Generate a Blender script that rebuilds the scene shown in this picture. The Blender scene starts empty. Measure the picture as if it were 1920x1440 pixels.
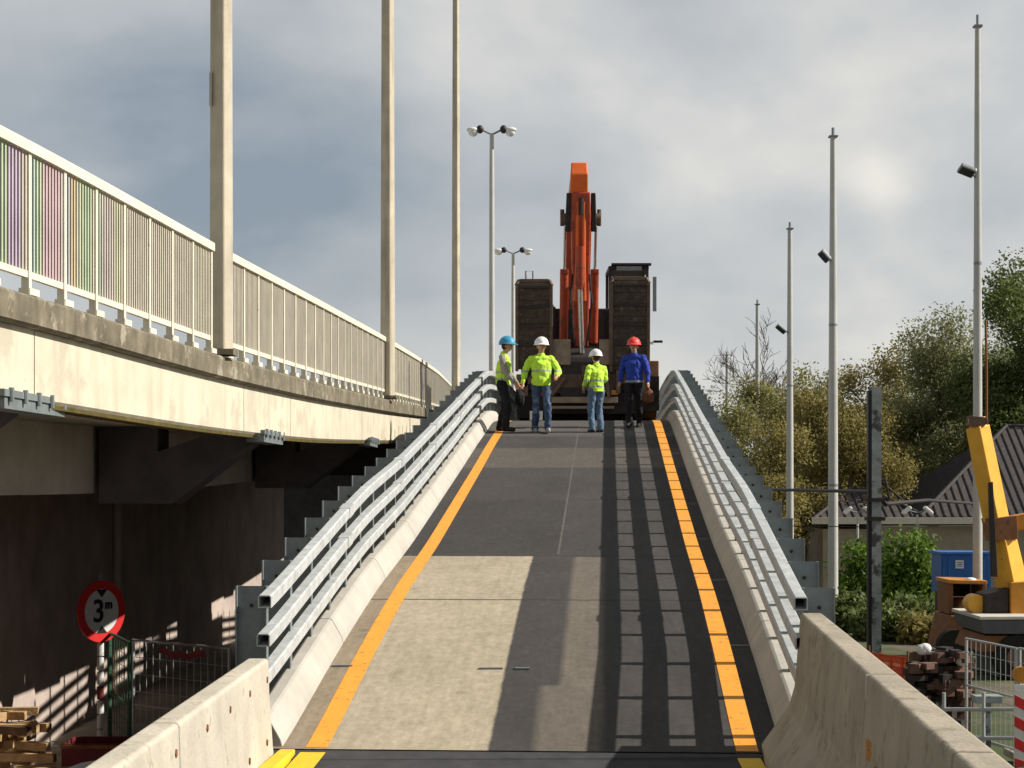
import bpy, bmesh, math, random
import numpy as np
from mathutils import Vector, Matrix
random.seed(7)
SC = bpy.context.scene
COL = SC.collection
F = 3200.0      # focal length in pixels of the 1920 wide photograph
HZ = 905.0      # horizon row
# ------------------------------------------------------------------ camera
cd = bpy.data.cameras.new('camera'); cam = bpy.data.objects.new('camera', cd); COL.objects.link(cam)
cd.sensor_width = 36.0; cd.lens = 36.0 * F / 1920.0
cd.shift_y = (HZ - 720.0) / 1920.0
cd.clip_start = 0.1; cd.clip_end = 3000
cam.location = (0, 0, 0); cam.rotation_euler = (math.radians(90), 0, 0)
SC.camera = cam
SC.cycles.max_bounces = 10; SC.cycles.diffuse_bounces = 6
# ------------------------------------------------------------------ sun and sky
SUN_EL = math.radians(36.5); SUN_AZ = math.radians(92.0)     # azimuth clockwise from +Y
sd = Vector((math.sin(SUN_AZ) * math.cos(SUN_EL), math.cos(SUN_AZ) * math.cos(SUN_EL), math.sin(SUN_EL)))
sl = bpy.data.lights.new('sun', 'SUN'); sl.energy = 5.0; sl.angle = math.radians(0.5); sl.color = (1.0, 0.93, 0.82)
so = bpy.data.objects.new('sun', sl); COL.objects.link(so)
so.rotation_euler = sd.to_track_quat('Z', 'Y').to_euler()
W = bpy.data.worlds.new('World'); SC.world = W; W.use_nodes = True
nt = W.node_tree; N = nt.nodes; L = nt.links; N.clear()
def nd(tree, typ, **kw):
    n = tree.nodes.new(typ)
    for k, v in kw.items(): setattr(n, k, v)
    return n
sky = nd(nt, 'ShaderNodeTexSky', sky_type='NISHITA', sun_disc=False)
sky.sun_elevation = SUN_EL; sky.sun_rotation = SUN_AZ
bg1 = nd(nt, 'ShaderNodeBackground'); bg1.inputs[1].default_value = 0.10
L.new(sky.outputs[0], bg1.inputs[0])
tc = nd(nt, 'ShaderNodeTexCoord')
mp = nd(nt, 'ShaderNodeMapping'); mp.inputs['Scale'].default_value = (1.0, 1.0, 1.7)
mp.inputs['Location'].default_value = (0.37, 0.1, 0.22)
L.new(tc.outputs['Generated'], mp.inputs[0])
n1 = nd(nt, 'ShaderNodeTexNoise'); n1.inputs['Scale'].default_value = 3.6; n1.inputs['Detail'].default_value = 5; n1.inputs['Roughness'].default_value = .48; n1.inputs['Distortion'].default_value = .25
n2 = nd(nt, 'ShaderNodeTexNoise'); n2.inputs['Scale'].default_value = 13; n2.inputs['Detail'].default_value = 5; n2.inputs['Roughness'].default_value = .5
L.new(mp.outputs[0], n1.inputs[0]); L.new(mp.outputs[0], n2.inputs[0])
def mth(tree, op, a, b=None, clamp=False):
    n = tree.nodes.new('ShaderNodeMath'); n.operation = op; n.use_clamp = clamp
    for i, v in enumerate((a, b)):
        if v is None: continue
        if isinstance(v, (int, float)): n.inputs[i].default_value = v
        else: tree.links.new(v, n.inputs[i])
    return n.outputs[0]
base = mth(nt, 'ADD', mth(nt, 'MULTIPLY', n1.outputs[0], .80), mth(nt, 'MULTIPLY', n2.outputs[0], .22))
# broad banks of brighter and darker cloud in fixed directions of the sky
def bank(x, y, width, amount):
    d = Vector(((x - 960) / F, 1.0, (HZ - y) / F)).normalized()
    dp = nd(nt, 'ShaderNodeVectorMath', operation='DISTANCE'); L.new(tc.outputs['Generated'], dp.inputs[0]); dp.inputs[1].default_value = d
    q = mth(nt, 'DIVIDE', dp.outputs['Value'], width)
    q = mth(nt, 'MULTIPLY', mth(nt, 'MULTIPLY', q, q), -1.0)
    return mth(nt, 'MULTIPLY', mth(nt, 'EXPONENT', q), amount)
for b in ((900, -40, .07, .07), (100, -20, .06, .13), (480, 320, .09, -.22), (150, 210, .07, -.13), (1750, 150, .16, .10),
          (1650, 345, .018, .17), (1200, 560, .08, -.03), (1500, 520, .10, .09), (1250, 150, .09, .07), (1330, 420, .04, .03)):
    base = mth(nt, 'ADD', base, bank(*b))
cr = nd(nt, 'ShaderNodeValToRGB'); L.new(base, cr.inputs[0])
el = cr.color_ramp.elements
el[0].position = .30; el[0].color = (.228, .275, .322, 1)
el[1].position = .78; el[1].color = (.72, .69, .63, 1)
e = el.new(.45); e.color = (.37, .395, .418, 1)
e = el.new(.60); e.color = (.50, .508, .508, 1)
# unseen sky overhead and behind the camera dimmed, added to lower the ambient light
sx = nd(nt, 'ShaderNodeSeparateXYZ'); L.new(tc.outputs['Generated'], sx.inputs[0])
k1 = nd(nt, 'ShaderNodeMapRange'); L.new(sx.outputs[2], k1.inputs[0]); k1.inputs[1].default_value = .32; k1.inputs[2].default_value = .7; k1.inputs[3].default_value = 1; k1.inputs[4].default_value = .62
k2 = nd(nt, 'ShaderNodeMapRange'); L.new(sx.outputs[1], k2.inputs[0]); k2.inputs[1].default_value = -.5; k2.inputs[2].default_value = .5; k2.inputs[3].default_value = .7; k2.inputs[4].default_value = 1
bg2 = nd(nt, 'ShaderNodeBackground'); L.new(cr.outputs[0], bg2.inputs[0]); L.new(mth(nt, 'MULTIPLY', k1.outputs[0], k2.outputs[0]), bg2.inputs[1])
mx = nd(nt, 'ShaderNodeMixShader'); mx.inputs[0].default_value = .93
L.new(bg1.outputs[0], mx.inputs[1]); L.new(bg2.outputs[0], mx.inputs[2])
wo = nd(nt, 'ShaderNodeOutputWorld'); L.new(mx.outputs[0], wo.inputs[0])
SC.view_settings.view_transform = 'Standard'; SC.view_settings.look = 'None'
SC.view_settings.exposure = 0.28; SC.view_settings.gamma = 1.0; SC.view_settings.use_curve_mapping = False

# ------------------------------------------------------------------ helpers
def P(x, y, Y):
    """point at depth Y metres seen at photo pixel x, y"""
    return Vector(((x - 960) * Y / F, Y, (HZ - y) * Y / F))

MATS = {}
def mat(name, col, rough=.8, metal=0.0, var=.25, scale=3.0, bump=.15, bscale=30.0, streak=0.0, streak_col=None,
        spot=None, spot_scale=6.0, spot_lim=.62, spec=.3, stretch=(1, 1, 1)):
    m = bpy.data.materials.new(name); m.use_nodes = True; t = m.node_tree; b = t.nodes['Principled BSDF']
    b.inputs['Roughness'].default_value = rough; b.inputs['Metallic'].default_value = metal
    b.inputs['Specular IOR Level'].default_value = spec
    g = nd(t, 'ShaderNodeNewGeometry')
    vm = nd(t, 'ShaderNodeMapping'); vm.inputs['Scale'].default_value = stretch; t.links.new(g.outputs['Position'], vm.inputs[0])
    a = nd(t, 'ShaderNodeTexNoise'); a.inputs['Scale'].default_value = scale; a.inputs['Detail'].default_value = 8; a.inputs['Roughness'].default_value = .65
    t.links.new(vm.outputs[0], a.inputs[0])
    r = nd(t, 'ShaderNodeMapRange'); r.inputs[1].default_value = .3; r.inputs[2].default_value = .7
    r.inputs[3].default_value = 1 - var; r.inputs[4].default_value = 1 + var * .7
    t.links.new(a.outputs[0], r.inputs[0])
    mul = nd(t, 'ShaderNodeVectorMath', operation='SCALE'); mul.inputs[0].default_value = col[:3]
    t.links.new(r.outputs[0], mul.inputs['Scale'])
    out = mul.outputs[0]
    def blend(out, fac, c):
        x = nd(t, 'ShaderNodeMix', data_type='RGBA'); t.links.new(fac, x.inputs[0]); t.links.new(out, x.inputs[6])
        x.inputs[7].default_value = (*c[:3], 1); return x.outputs[2]
    if streak:
        sm = nd(t, 'ShaderNodeMapping'); sm.inputs['Scale'].default_value = (4.5, 4.5, .5); t.links.new(g.outputs['Position'], sm.inputs[0])
        s = nd(t, 'ShaderNodeTexNoise'); s.inputs['Scale'].default_value = 1.3; s.inputs['Detail'].default_value = 6; t.links.new(sm.outputs[0], s.inputs[0])
        sr = nd(t, 'ShaderNodeMapRange'); sr.inputs[1].default_value = .5; sr.inputs[2].default_value = .72; sr.inputs[4].default_value = streak
        t.links.new(s.outputs[0], sr.inputs[0]); out = blend(out, sr.outputs[0], streak_col or [c * .45 for c in col[:3]])
    if spot:
        s = nd(t, 'ShaderNodeTexNoise'); s.inputs['Scale'].default_value = spot_scale; s.inputs['Detail'].default_value = 7; s.inputs['Roughness'].default_value = .7
        t.links.new(g.outputs['Position'], s.inputs[0])
        sr = nd(t, 'ShaderNodeMapRange'); sr.inputs[1].default_value = spot_lim - .04; sr.inputs[2].default_value = spot_lim + .04
        t.links.new(s.outputs[0], sr.inputs[0]); out = blend(out, sr.outputs[0], spot)
    t.links.new(out, b.inputs['Base Color'])
    if bump:
        bn = nd(t, 'ShaderNodeTexNoise'); bn.inputs['Scale'].default_value = bscale; bn.inputs['Detail'].default_value = 6
        t.links.new(vm.outputs[0], bn.inputs[0])
        bp = nd(t, 'ShaderNodeBump'); bp.inputs['Strength'].default_value = bump; bp.inputs['Distance'].default_value = .02
        t.links.new(bn.outputs[0], bp.inputs['Height']); t.links.new(bp.outputs[0], b.inputs['Normal'])
        rr = nd(t, 'ShaderNodeMapRange'); rr.inputs[3].default_value = max(.05, rough - .12); rr.inputs[4].default_value = min(1, rough + .12)
        t.links.new(a.outputs[0], rr.inputs[0]); t.links.new(rr.outputs[0], b.inputs['Roughness'])
    MATS[name] = m
    return m
M = MATS
mat('cream_paint', (.74, .70, .58), .5, var=.12, spot=(.35, .27, .17), spot_lim=.66, spot_scale=9)
mat('pole_concrete', (.52, .47, .37), .8, var=.2, scale=2, streak=.6, streak_col=(.26, .22, .16))
mat('fascia', (.64, .585, .46), .85, var=.14, scale=1.5, streak=.38, streak_col=(.36, .31, .22), spot=(.52, .47, .37), spot_scale=1.6, spot_lim=.57)
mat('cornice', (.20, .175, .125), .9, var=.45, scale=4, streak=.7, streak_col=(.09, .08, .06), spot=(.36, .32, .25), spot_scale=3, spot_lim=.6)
mat('girder', (.60, .54, .44), .9, var=.22, scale=1.2, streak=.15, streak_col=(.3, .27, .22))
mat('bracket', (.10, .09, .095), .85, var=.3)
mat('moss', (.10, .08, .02), .95, var=.5, scale=8)
mat('wall_dark', (.50, .415, .37), .9, var=.3, scale=.8, streak=.1)
mat('galv', (.50, .53, .54), .55, metal=.1, var=.22, scale=7, spec=.4, spot=(.40, .42, .43), spot_scale=9, spot_lim=.57)
mat('galv_dark', (.20, .23, .24), .55, metal=.2, var=.25, scale=6, spec=.5)
mat('curb', (.47, .45, .405), .85, var=.14, scale=2, streak=.35, streak_col=(.38, .36, .32))
mat('jersey_left', (.54, .50, .42), .85, var=.2, scale=2.5, streak=.35, streak_col=(.42, .35, .26), spot=(.40, .35, .27), spot_scale=5, spot_lim=.6, bump=.3)
mat('jersey_right', (.38, .335, .265), .88, var=.22, scale=2, spot=(.25, .215, .165), spot_scale=4.5, spot_lim=.585, bump=.35)
mat('rust', (.22, .09, .035), .9, var=.5, scale=20)
mat('rust_orange', (.45, .20, .04), .8, var=.4, scale=30)
mat('steel_side', (.11, .11, .11), .7, var=.3)
mat('asphalt', (.055, .055, .06), .92, var=.3, scale=6, bump=.4, bscale=120)
mat('yellow_paint', (.80, .52, .03), .6, var=.12, scale=10, spot=(.45, .33, .12), spot_lim=.68, spot_scale=14)
mat('excavator_red', (.40, .065, .025), .5, var=.2, spec=.4, spot=(.16, .04, .03), spot_scale=5, spot_lim=.58)
mat('excavator_orange', (.78, .15, .03), .45, var=.12, spec=.4)  # brighter copy of the red; on the boom tip it stands for sunlight
mat('dark_steel', (.035, .028, .028), .6, var=.4, scale=8)
mat('black_rubber', (.02, .019, .018), .8, var=.3)
mat('ramp_wood', (.075, .058, .045), .92, var=.5, scale=12, bump=.6, bscale=25, spot=(.15, .12, .09), spot_scale=10, spot_lim=.6)
mat('rusty_frame', (.14, .095, .07), .85, var=.4, scale=10)
mat('trailer_panel', (.30, .23, .17), .8, var=.3, scale=7)
mat('chrome', (.62, .6, .6), .25, metal=.9, var=.05, bump=0)
mat('wheel_brown', (.28, .16, .09), .8, var=.3)
mat('mast_white', (.52, .52, .50), .5, var=.12, scale=1.5, spec=.4, streak=.3, streak_col=(.42, .40, .36))
mat('lamp_grey', (.26, .28, .30), .45, metal=.3, var=.1)
mat('lamp_glass', (.75, .77, .75), .18, var=.05, bump=0, spec=.7)
mat('lamp_dark', (.035, .03, .035), .5, var=.2)
mat('column_paint', (.30, .34, .35), .7, var=.3, spot=(.07, .07, .075), spot_scale=2.6, spot_lim=.56)
mat('crane_yellow', (.88, .46, .05), .45, var=.12, spec=.4, spot=(.4, .2, .05), spot_scale=6, spot_lim=.68)
mat('crane_orange', (.55, .24, .035), .5, var=.2)
mat('rusty_body', (.27, .12, .055), .75, var=.3, scale=3, spot=(.12, .07, .05), spot_scale=3)
mat('grey_bed', (.13, .13, .15), .7, var=.2)
mat('bed_edge', (.62, .58, .52), .7, var=.2)
mat('blue_paint', (.03, .13, .42), .5, var=.15)
mat('white_paint', (.75, .75, .73), .5, var=.08)
mat('red_paint', (.62, .03, .03), .45, var=.1)
mat('sign_white', (.66, .66, .66), .45, var=.05, bump=0)
mat('black_paint', (.015, .015, .015), .5, var=.1, bump=0)
mat('green_fence', (.04, .10, .06), .6, var=.2)
mat('fence_zinc', (.45, .47, .48), .45, metal=.4, var=.1)
mat('timber', (.50, .33, .17), .8, var=.35, scale=9, bump=.4)
mat('timber_dark', (.14, .085, .05), .9, var=.5, scale=9)
mat('maroon', (.16, .025, .03), .7, var=.3)
mat('orange_net', (.75, .12, .04), .8, var=.3, scale=14)
mat('brick_dark', (.16, .09, .07), .9, var=.5, scale=8)
mat('roof_tile', (.075, .066, .066), .85, var=.4, scale=5)
mat('house_wall', (.36, .31, .24), .9, var=.15)
mat('gutter', (.55, .52, .44), .7, var=.1)
mat('glass_dark', (.03, .035, .04), .12, var=.1, bump=0, spec=.6)
mat('soil', (.15, .125, .09), .95, var=.4, scale=.4, spot=(.06, .08, .03), spot_scale=.15, spot_lim=.5, bump=.5, bscale=4)
mat('bark', (.11, .085, .06), .95, var=.4, scale=6)
mat('bark_bare', (.15, .12, .105), .95, var=.3)
mat('skin', (.50, .27, .18), .55, var=.1)
mat('hair', (.04, .025, .015), .8, var=.3)
mat('jeans', (.055, .09, .17), .9, var=.35, scale=9, spot=(.14, .20, .30), spot_scale=5, spot_lim=.56)
mat('jeans_light', (.12, .19, .29), .9, var=.3, scale=9)
mat('trousers_black', (.014, .014, .018), .9, var=.4, scale=9)
mat('blue_jacket', (.02, .05, .36), .75, var=.3, scale=7, bump=.4, bscale=14)
mat('grey_sleeve', (.30, .28, .25), .85, var=.3)
mat('helmet_white', (.82, .82, .84), .5, var=.03, bump=0, spec=.5)
mat('helmet_blue', (.04, .30, .52), .5, var=.05, bump=0, spec=.5)
mat('helmet_red', (.80, .05, .04), .5, var=.05, bump=0, spec=.5)
mat('shoe_dark', (.02, .018, .016), .6, var=.3)
mat('shoe_grey', (.42, .40, .37), .7, var=.3)
mat('glove_brown', (.13, .055, .03), .8, var=.3)
mat('belt_grey', (.25, .26, .28), .5, var=.2)

def hivis(name, bands):
    m = mat(name, (.54, .86, .07), .75, var=.12, scale=9, bump=.45, bscale=12)
    t = m.node_tree; b = t.nodes['Principled BSDF']
    src = b.inputs['Base Color'].links[0].from_socket
    tcn = nd(t, 'ShaderNodeTexCoord'); sp = nd(t, 'ShaderNodeSeparateXYZ'); t.links.new(tcn.outputs['Object'], sp.inputs[0])
    fac = None
    for z in bands:
        d = mth(t, 'ABSOLUTE', mth(t, 'SUBTRACT', sp.outputs[2], z)); k = mth(t, 'LESS_THAN', d, .022)
        fac = k if fac is None else mth(t, 'MAXIMUM', fac, k)
    x = nd(t, 'ShaderNodeMix', data_type='RGBA'); t.links.new(fac, x.inputs[0]); t.links.new(src, x.inputs[6]); x.inputs[7].default_value = (.36, .44, .34, 1)
    t.links.new(x.outputs[2], b.inputs['Base Color'])
hivis('hivis', (1.12, .99)); hivis('hivis_plain', (1.16,))

def leafmat(name, c1, c2):
    m = bpy.data.materials.new(name); m.use_nodes = True; t = m.node_tree; b = t.nodes['Principled BSDF']
    b.inputs['Roughness'].default_value = .6; b.inputs['Specular IOR Level'].default_value = .25
    g = nd(t, 'ShaderNodeNewGeometry'); r = nd(t, 'ShaderNodeValToRGB')
    a = nd(t, 'ShaderNodeTexNoise'); a.inputs['Scale'].default_value = .5; a.inputs['Detail'].default_value = 3; t.links.new(g.outputs['Position'], a.inputs[0])
    f = mth(t, 'ADD', mth(t, 'MULTIPLY', g.outputs['Random Per Island'], .5), mth(t, 'MULTIPLY', a.outputs[0], .6))
    t.links.new(f, r.inputs[0])
    r.color_ramp.elements[0].position = .25; r.color_ramp.elements[0].color = (*c1, 1)
    r.color_ramp.elements[1].position = .8; r.color_ramp.elements[1].color = (*c2, 1)
    t.links.new(r.outputs[0], b.inputs['Base Color'])
    tr = nd(t, 'ShaderNodeBsdfTranslucent'); t.links.new(r.outputs[0], tr.inputs[0])
    mxx = nd(t, 'ShaderNodeMixShader'); mxx.inputs[0].default_value = .4
    t.links.new(b.outputs[0], mxx.inputs[1]); t.links.new(tr.outputs[0], mxx.inputs[2])
    t.links.new(mxx.outputs[0], t.nodes['Material Output'].inputs[0]); MATS[name] = m
leafmat('leaf_dark', (.07, .095, .03), (.18, .23, .07))
leafmat('leaf_olive', (.17, .17, .06), (.37, .36, .14))
leafmat('leaf_brown', (.17, .14, .045), (.35, .30, .10))
leafmat('leaf_pale', (.18, .19, .09), (.36, .37, .19))
leafmat('leaf_bright', (.06, .12, .018), (.20, .31, .05))

class MB:
    def __init__(s): s.v = []; s.f = []; s.uv = None
    def add(s, vs, fs):
        o = len(s.v); s.v += [tuple(v) for v in vs]; s.f += [tuple(i + o for i in f) for f in fs]
    def box(s, c, d, rz=0, rot=None, taper=1.0):
        h = [x / 2 for x in d]; vs = []
        R = rot if rot else Matrix.Rotation(rz, 3, 'Z')
        for z in (-1, 1):
            k = taper if z > 0 else 1
            for x, y in ((-1, -1), (1, -1), (1, 1), (-1, 1)):
                vs.append(R @ Vector((x * h[0] * k, y * h[1] * k, z * h[2])) + Vector(c))
        s.add(vs, [(3, 2, 1, 0), (4, 5, 6, 7), (0, 1, 5, 4), (1, 2, 6, 5), (2, 3, 7, 6), (3, 0, 4, 7)])
    def bar(s, a, b, w, h=None, w2=None, h2=None, up=(0, 0, 1)):
        """rectangular bar a->b; w across, h along up"""
        a = Vector(a); b = Vector(b); h = h or w; w2 = w2 or w; h2 = h2 or h
        d = (b - a).normalized(); up = Vector(up)
        if abs(d.dot(up)) > .98: up = Vector((0, 1, 0))
        r = d.cross(up).normalized(); u = r.cross(d)
        vs = []
        for p, ww, hh in ((a, w, h), (b, w2, h2)):
            for i, j in ((-1, -1), (1, -1), (1, 1), (-1, 1)): vs.append(p + r * i * ww / 2 + u * j * hh / 2)
        s.add(vs, [(3, 2, 1, 0), (4, 5, 6, 7), (0, 1, 5, 4), (1, 2, 6, 5), (2, 3, 7, 6), (3, 0, 4, 7)])
    def tube(s, pts, rs, n=12, caps=True):
        pts = [Vector(p) for p in pts]
        if isinstance(rs, (int, float)): rs = [rs] * len(pts)
        o = len(s.v); d0 = (pts[1] - pts[0]).normalized()
        ref = Vector((0, 0, 1)) if abs(d0.z) < .9 else Vector((1, 0, 0))
        for i, p in enumerate(pts):
            d = (pts[min(i + 1, len(pts) - 1)] - pts[max(i - 1, 0)]).normalized()
            a = d.cross(ref).normalized(); b = a.cross(d)
            for k in range(n):
                t = 2 * math.pi * k / n
                s.v.append(tuple(p + (a * math.cos(t) + b * math.sin(t)) * rs[i]))
        for i in range(len(pts) - 1):
            for k in range(n):
                q = (k + 1) % n
                s.f.append((o + i * n + k, o + i * n + q, o + (i + 1) * n + q, o + (i + 1) * n + k))
        if caps:
            s.f.append(tuple(o + k for k in reversed(range(n)))); s.f.append(tuple(o + (len(pts) - 1) * n + k for k in range(n)))
    def sweep(s, sections, closed=True, caps=True):
        """sections: list of equal-length point loops"""
        o = len(s.v); n = len(sections[0])
        for sec in sections: s.v += [tuple(p) for p in sec]
        for i in range(len(sections) - 1):
            for k in range(n if closed else n - 1):
                q = (k + 1) % n
                s.f.append((o + i * n + k, o + i * n + q, o + (i + 1) * n + q, o + (i + 1) * n + k))
        if caps and closed:
            s.f.append(tuple(o + k for k in reversed(range(n)))); s.f.append(tuple(o + (len(sections) - 1) * n + k for k in range(n)))
    def prism(s, poly, y0, y1, axis='y'):
        """poly of (a, z) extruded along y (or x)"""
        f = (lambda a, z, t: (a, t, z)) if axis == 'y' else (lambda a, z, t: (t, a, z))
        s.sweep([[f(a, z, y0) for a, z in poly], [f(a, z, y1) for a, z in poly]])
    def ball(s, c, r, n=12, m=8, half=False):
        r = (r, r, r) if isinstance(r, (int, float)) else r
        o = len(s.v); rows = m + 1; lo = 0 if half else -math.pi / 2
        for i in range(rows):
            t = lo + (math.pi / 2 - lo) * i / m
            for k in range(n):
                a = 2 * math.pi * k / n
                s.v.append((c[0] + r[0] * math.cos(t) * math.cos(a), c[1] + r[1] * math.cos(t) * math.sin(a), c[2] + r[2] * math.sin(t)))
        for i in range(m):
            for k in range(n):
                q = (k + 1) % n; s.f.append((o + i * n + k, o + i * n + q, o + (i + 1) * n + q, o + (i + 1) * n + k))
        if half: s.f.append(tuple(o + k for k in reversed(range(n))))
    def build(s, name, m, parent=None, smooth=False, bevel=0, label=None, loc=None):
        me = bpy.data.meshes.new(name)
        vs = s.v
        me.from_pydata(vs, [], s.f); me.update()
        bm = bmesh.new(); bm.from_mesh(me)
        bmesh.ops.remove_doubles(bm, verts=bm.verts, dist=1e-6)
        bmesh.ops.recalc_face_normals(bm, faces=bm.faces); bm.to_mesh(me); bm.free()
        o = bpy.data.objects.new(name, me); COL.objects.link(o)
        me.materials.append(M[m] if isinstance(m, str) else m)
        if smooth:
            for p in me.polygons: p.use_smooth = True
            md = None
            try: me.set_sharp_from_angle(angle=math.radians(40))
            except Exception: pass
        if bevel:
            b = o.modifiers.new('Bevel', 'BEVEL'); b.width = bevel; b.segments = 2; b.limit_method = 'ANGLE'
        if parent: setp(o, parent)
        if label: o['label'] = label
        return o
def world(o):
    return o.matrix_basis if o.parent is None else world(o.parent) @ o.matrix_parent_inverse @ o.matrix_basis
def setp(o, parent):
    o.parent = parent
    o.matrix_parent_inverse = world(parent).inverted()
def tag(o, label, cat, group=None, kind=None):
    o['label'] = label; o['category'] = cat
    if group: o['group'] = group
    if kind: o['kind'] = kind
    return o
def thing(name, label, cat, loc=(0, 0, 0), group=None):
    o = bpy.data.objects.new(name, None); COL.objects.link(o); o.location = loc; o.empty_display_size = .2
    return tag(o, label, cat, group)
def struct(o): o['kind'] = 'structure'; return o
def copy_tree(o, parent=None):
    c = o.copy(); COL.objects.link(c); c.parent = parent
    if parent: c.matrix_parent_inverse = o.matrix_parent_inverse.copy()
    for ch in list(o.children): copy_tree(ch, c)
    return c
def interp(tab, x):
    return float(np.interp(x, [a for a, b in tab], [b for a, b in tab]))
def smooth_tab(tab, step=.5, k=2.0):
    xs = np.arange(tab[0][0], tab[-1][0] + step, step)
    ys = np.interp(xs, [a for a, b in tab], [b for a, b in tab])
    n = int(k / step); pad = np.concatenate([2 * ys[0] - ys[n:0:-1], ys, 2 * ys[-1] - ys[-2:-n - 2:-1]])
    ker = np.hanning(2 * n + 3)[1:-1]; ker /= ker.sum()
    ys2 = np.convolve(pad, ker, 'valid')
    return list(zip(xs.tolist(), ys2.tolist()))

# ------------------------------------------------------------------ ground
def gz(x, y):
    t = min(1, max(0, (y - 50) / 25)); t = t * t * (3 - 2 * t)
    z = -4.5 - 3.0 * t
    return z
m_ = MB(); xs = [-900, -300, -100, -50, -20, 0, 20, 50, 100, 300, 900]; ys = [-60, 0, 15, 30, 45, 50, 55, 60, 65, 70, 75, 85, 100, 150, 300, 1400]
m_.v = [(x, y, gz(x, y)) for y in ys for x in xs]
for j in range(len(ys) - 1):
    for i in range(len(xs) - 1):
        a = j * len(xs) + i; m_.f.append((a, a + 1, a + 1 + len(xs), a + len(xs)))
struct(m_.build('ground', 'soil'))
m_ = MB(); m_.sweep([[(-30, y, -4.6), (-30, y, -4.494), (-2.6, y, -4.494), (-2.6, y, -4.6)] for y in (2, 49)]); struct(m_.build('underpass_pavement', mat('pavement', (.34, .31, .27), .9, var=.25, scale=1.5, spot=(.2, .18, .15), spot_scale=1.2)))  # pale paving added to bounce sunlight up under the viaduct
# approach embankment the photographer stands on
RT = smooth_tab([(2, -2.06), (10, -2.06), (11.4, -1.96), (12, -1.9), (14.7, -1.42), (17, -1.07), (20, -.73), (23, -.32), (27, .23), (30, .66), (32.2, .95), (34, 1.20), (35, 1.27),
                 (36, 1.31), (38, 1.35), (42, 1.36), (50, 1.25), (60, .9), (75, .2)], .25, 1.0)
def rz(Y): return interp(RT, Y)
OX, OY = .128, 12.0
DV = Vector((.0565, .9984)); RV = Vector((.9984, -.0565))
def R(u, s, z=0.0):
    """point on the ramp: u across from its centre line, s along from its foot, z above the road"""
    p = Vector((OX, OY)) + DV * s + RV * u
    return Vector((p.x, p.y, rz(OY + s) + z))

# approach road (flat piece before the ramp)
m_ = MB(); secs = []
for Y in (-12, 4, 9, 10.5, 11, 11.5, 11.8):
    z = rz(max(Y, 2)) - .008
    secs.append([(-4.2, Y, -4.6), (-3.2, Y, z - .1), (-2.6, Y, z), (2.9, Y, z), (3.4, Y, z - .1), (4.4, Y, -4.6)])
secs.append([R(-4.2, -.01, -2.7), R(-3.2, -.01, -.11), R(-2.6, -.01, -.006), R(2.9, -.01, -.006), R(3.4, -.01, -.11), R(4.4, -.01, -2.7)])
secs.append([R(-4.2, .3, -2.7), R(-3.2, .3, -.3), R(-2.6, .3, -.12), R(2.9, .3, -.12), R(3.4, .3, -.3), R(4.4, .3, -2.7)])
m_.sweep(secs)
struct(m_.build('approach_road', 'asphalt'))

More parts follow.
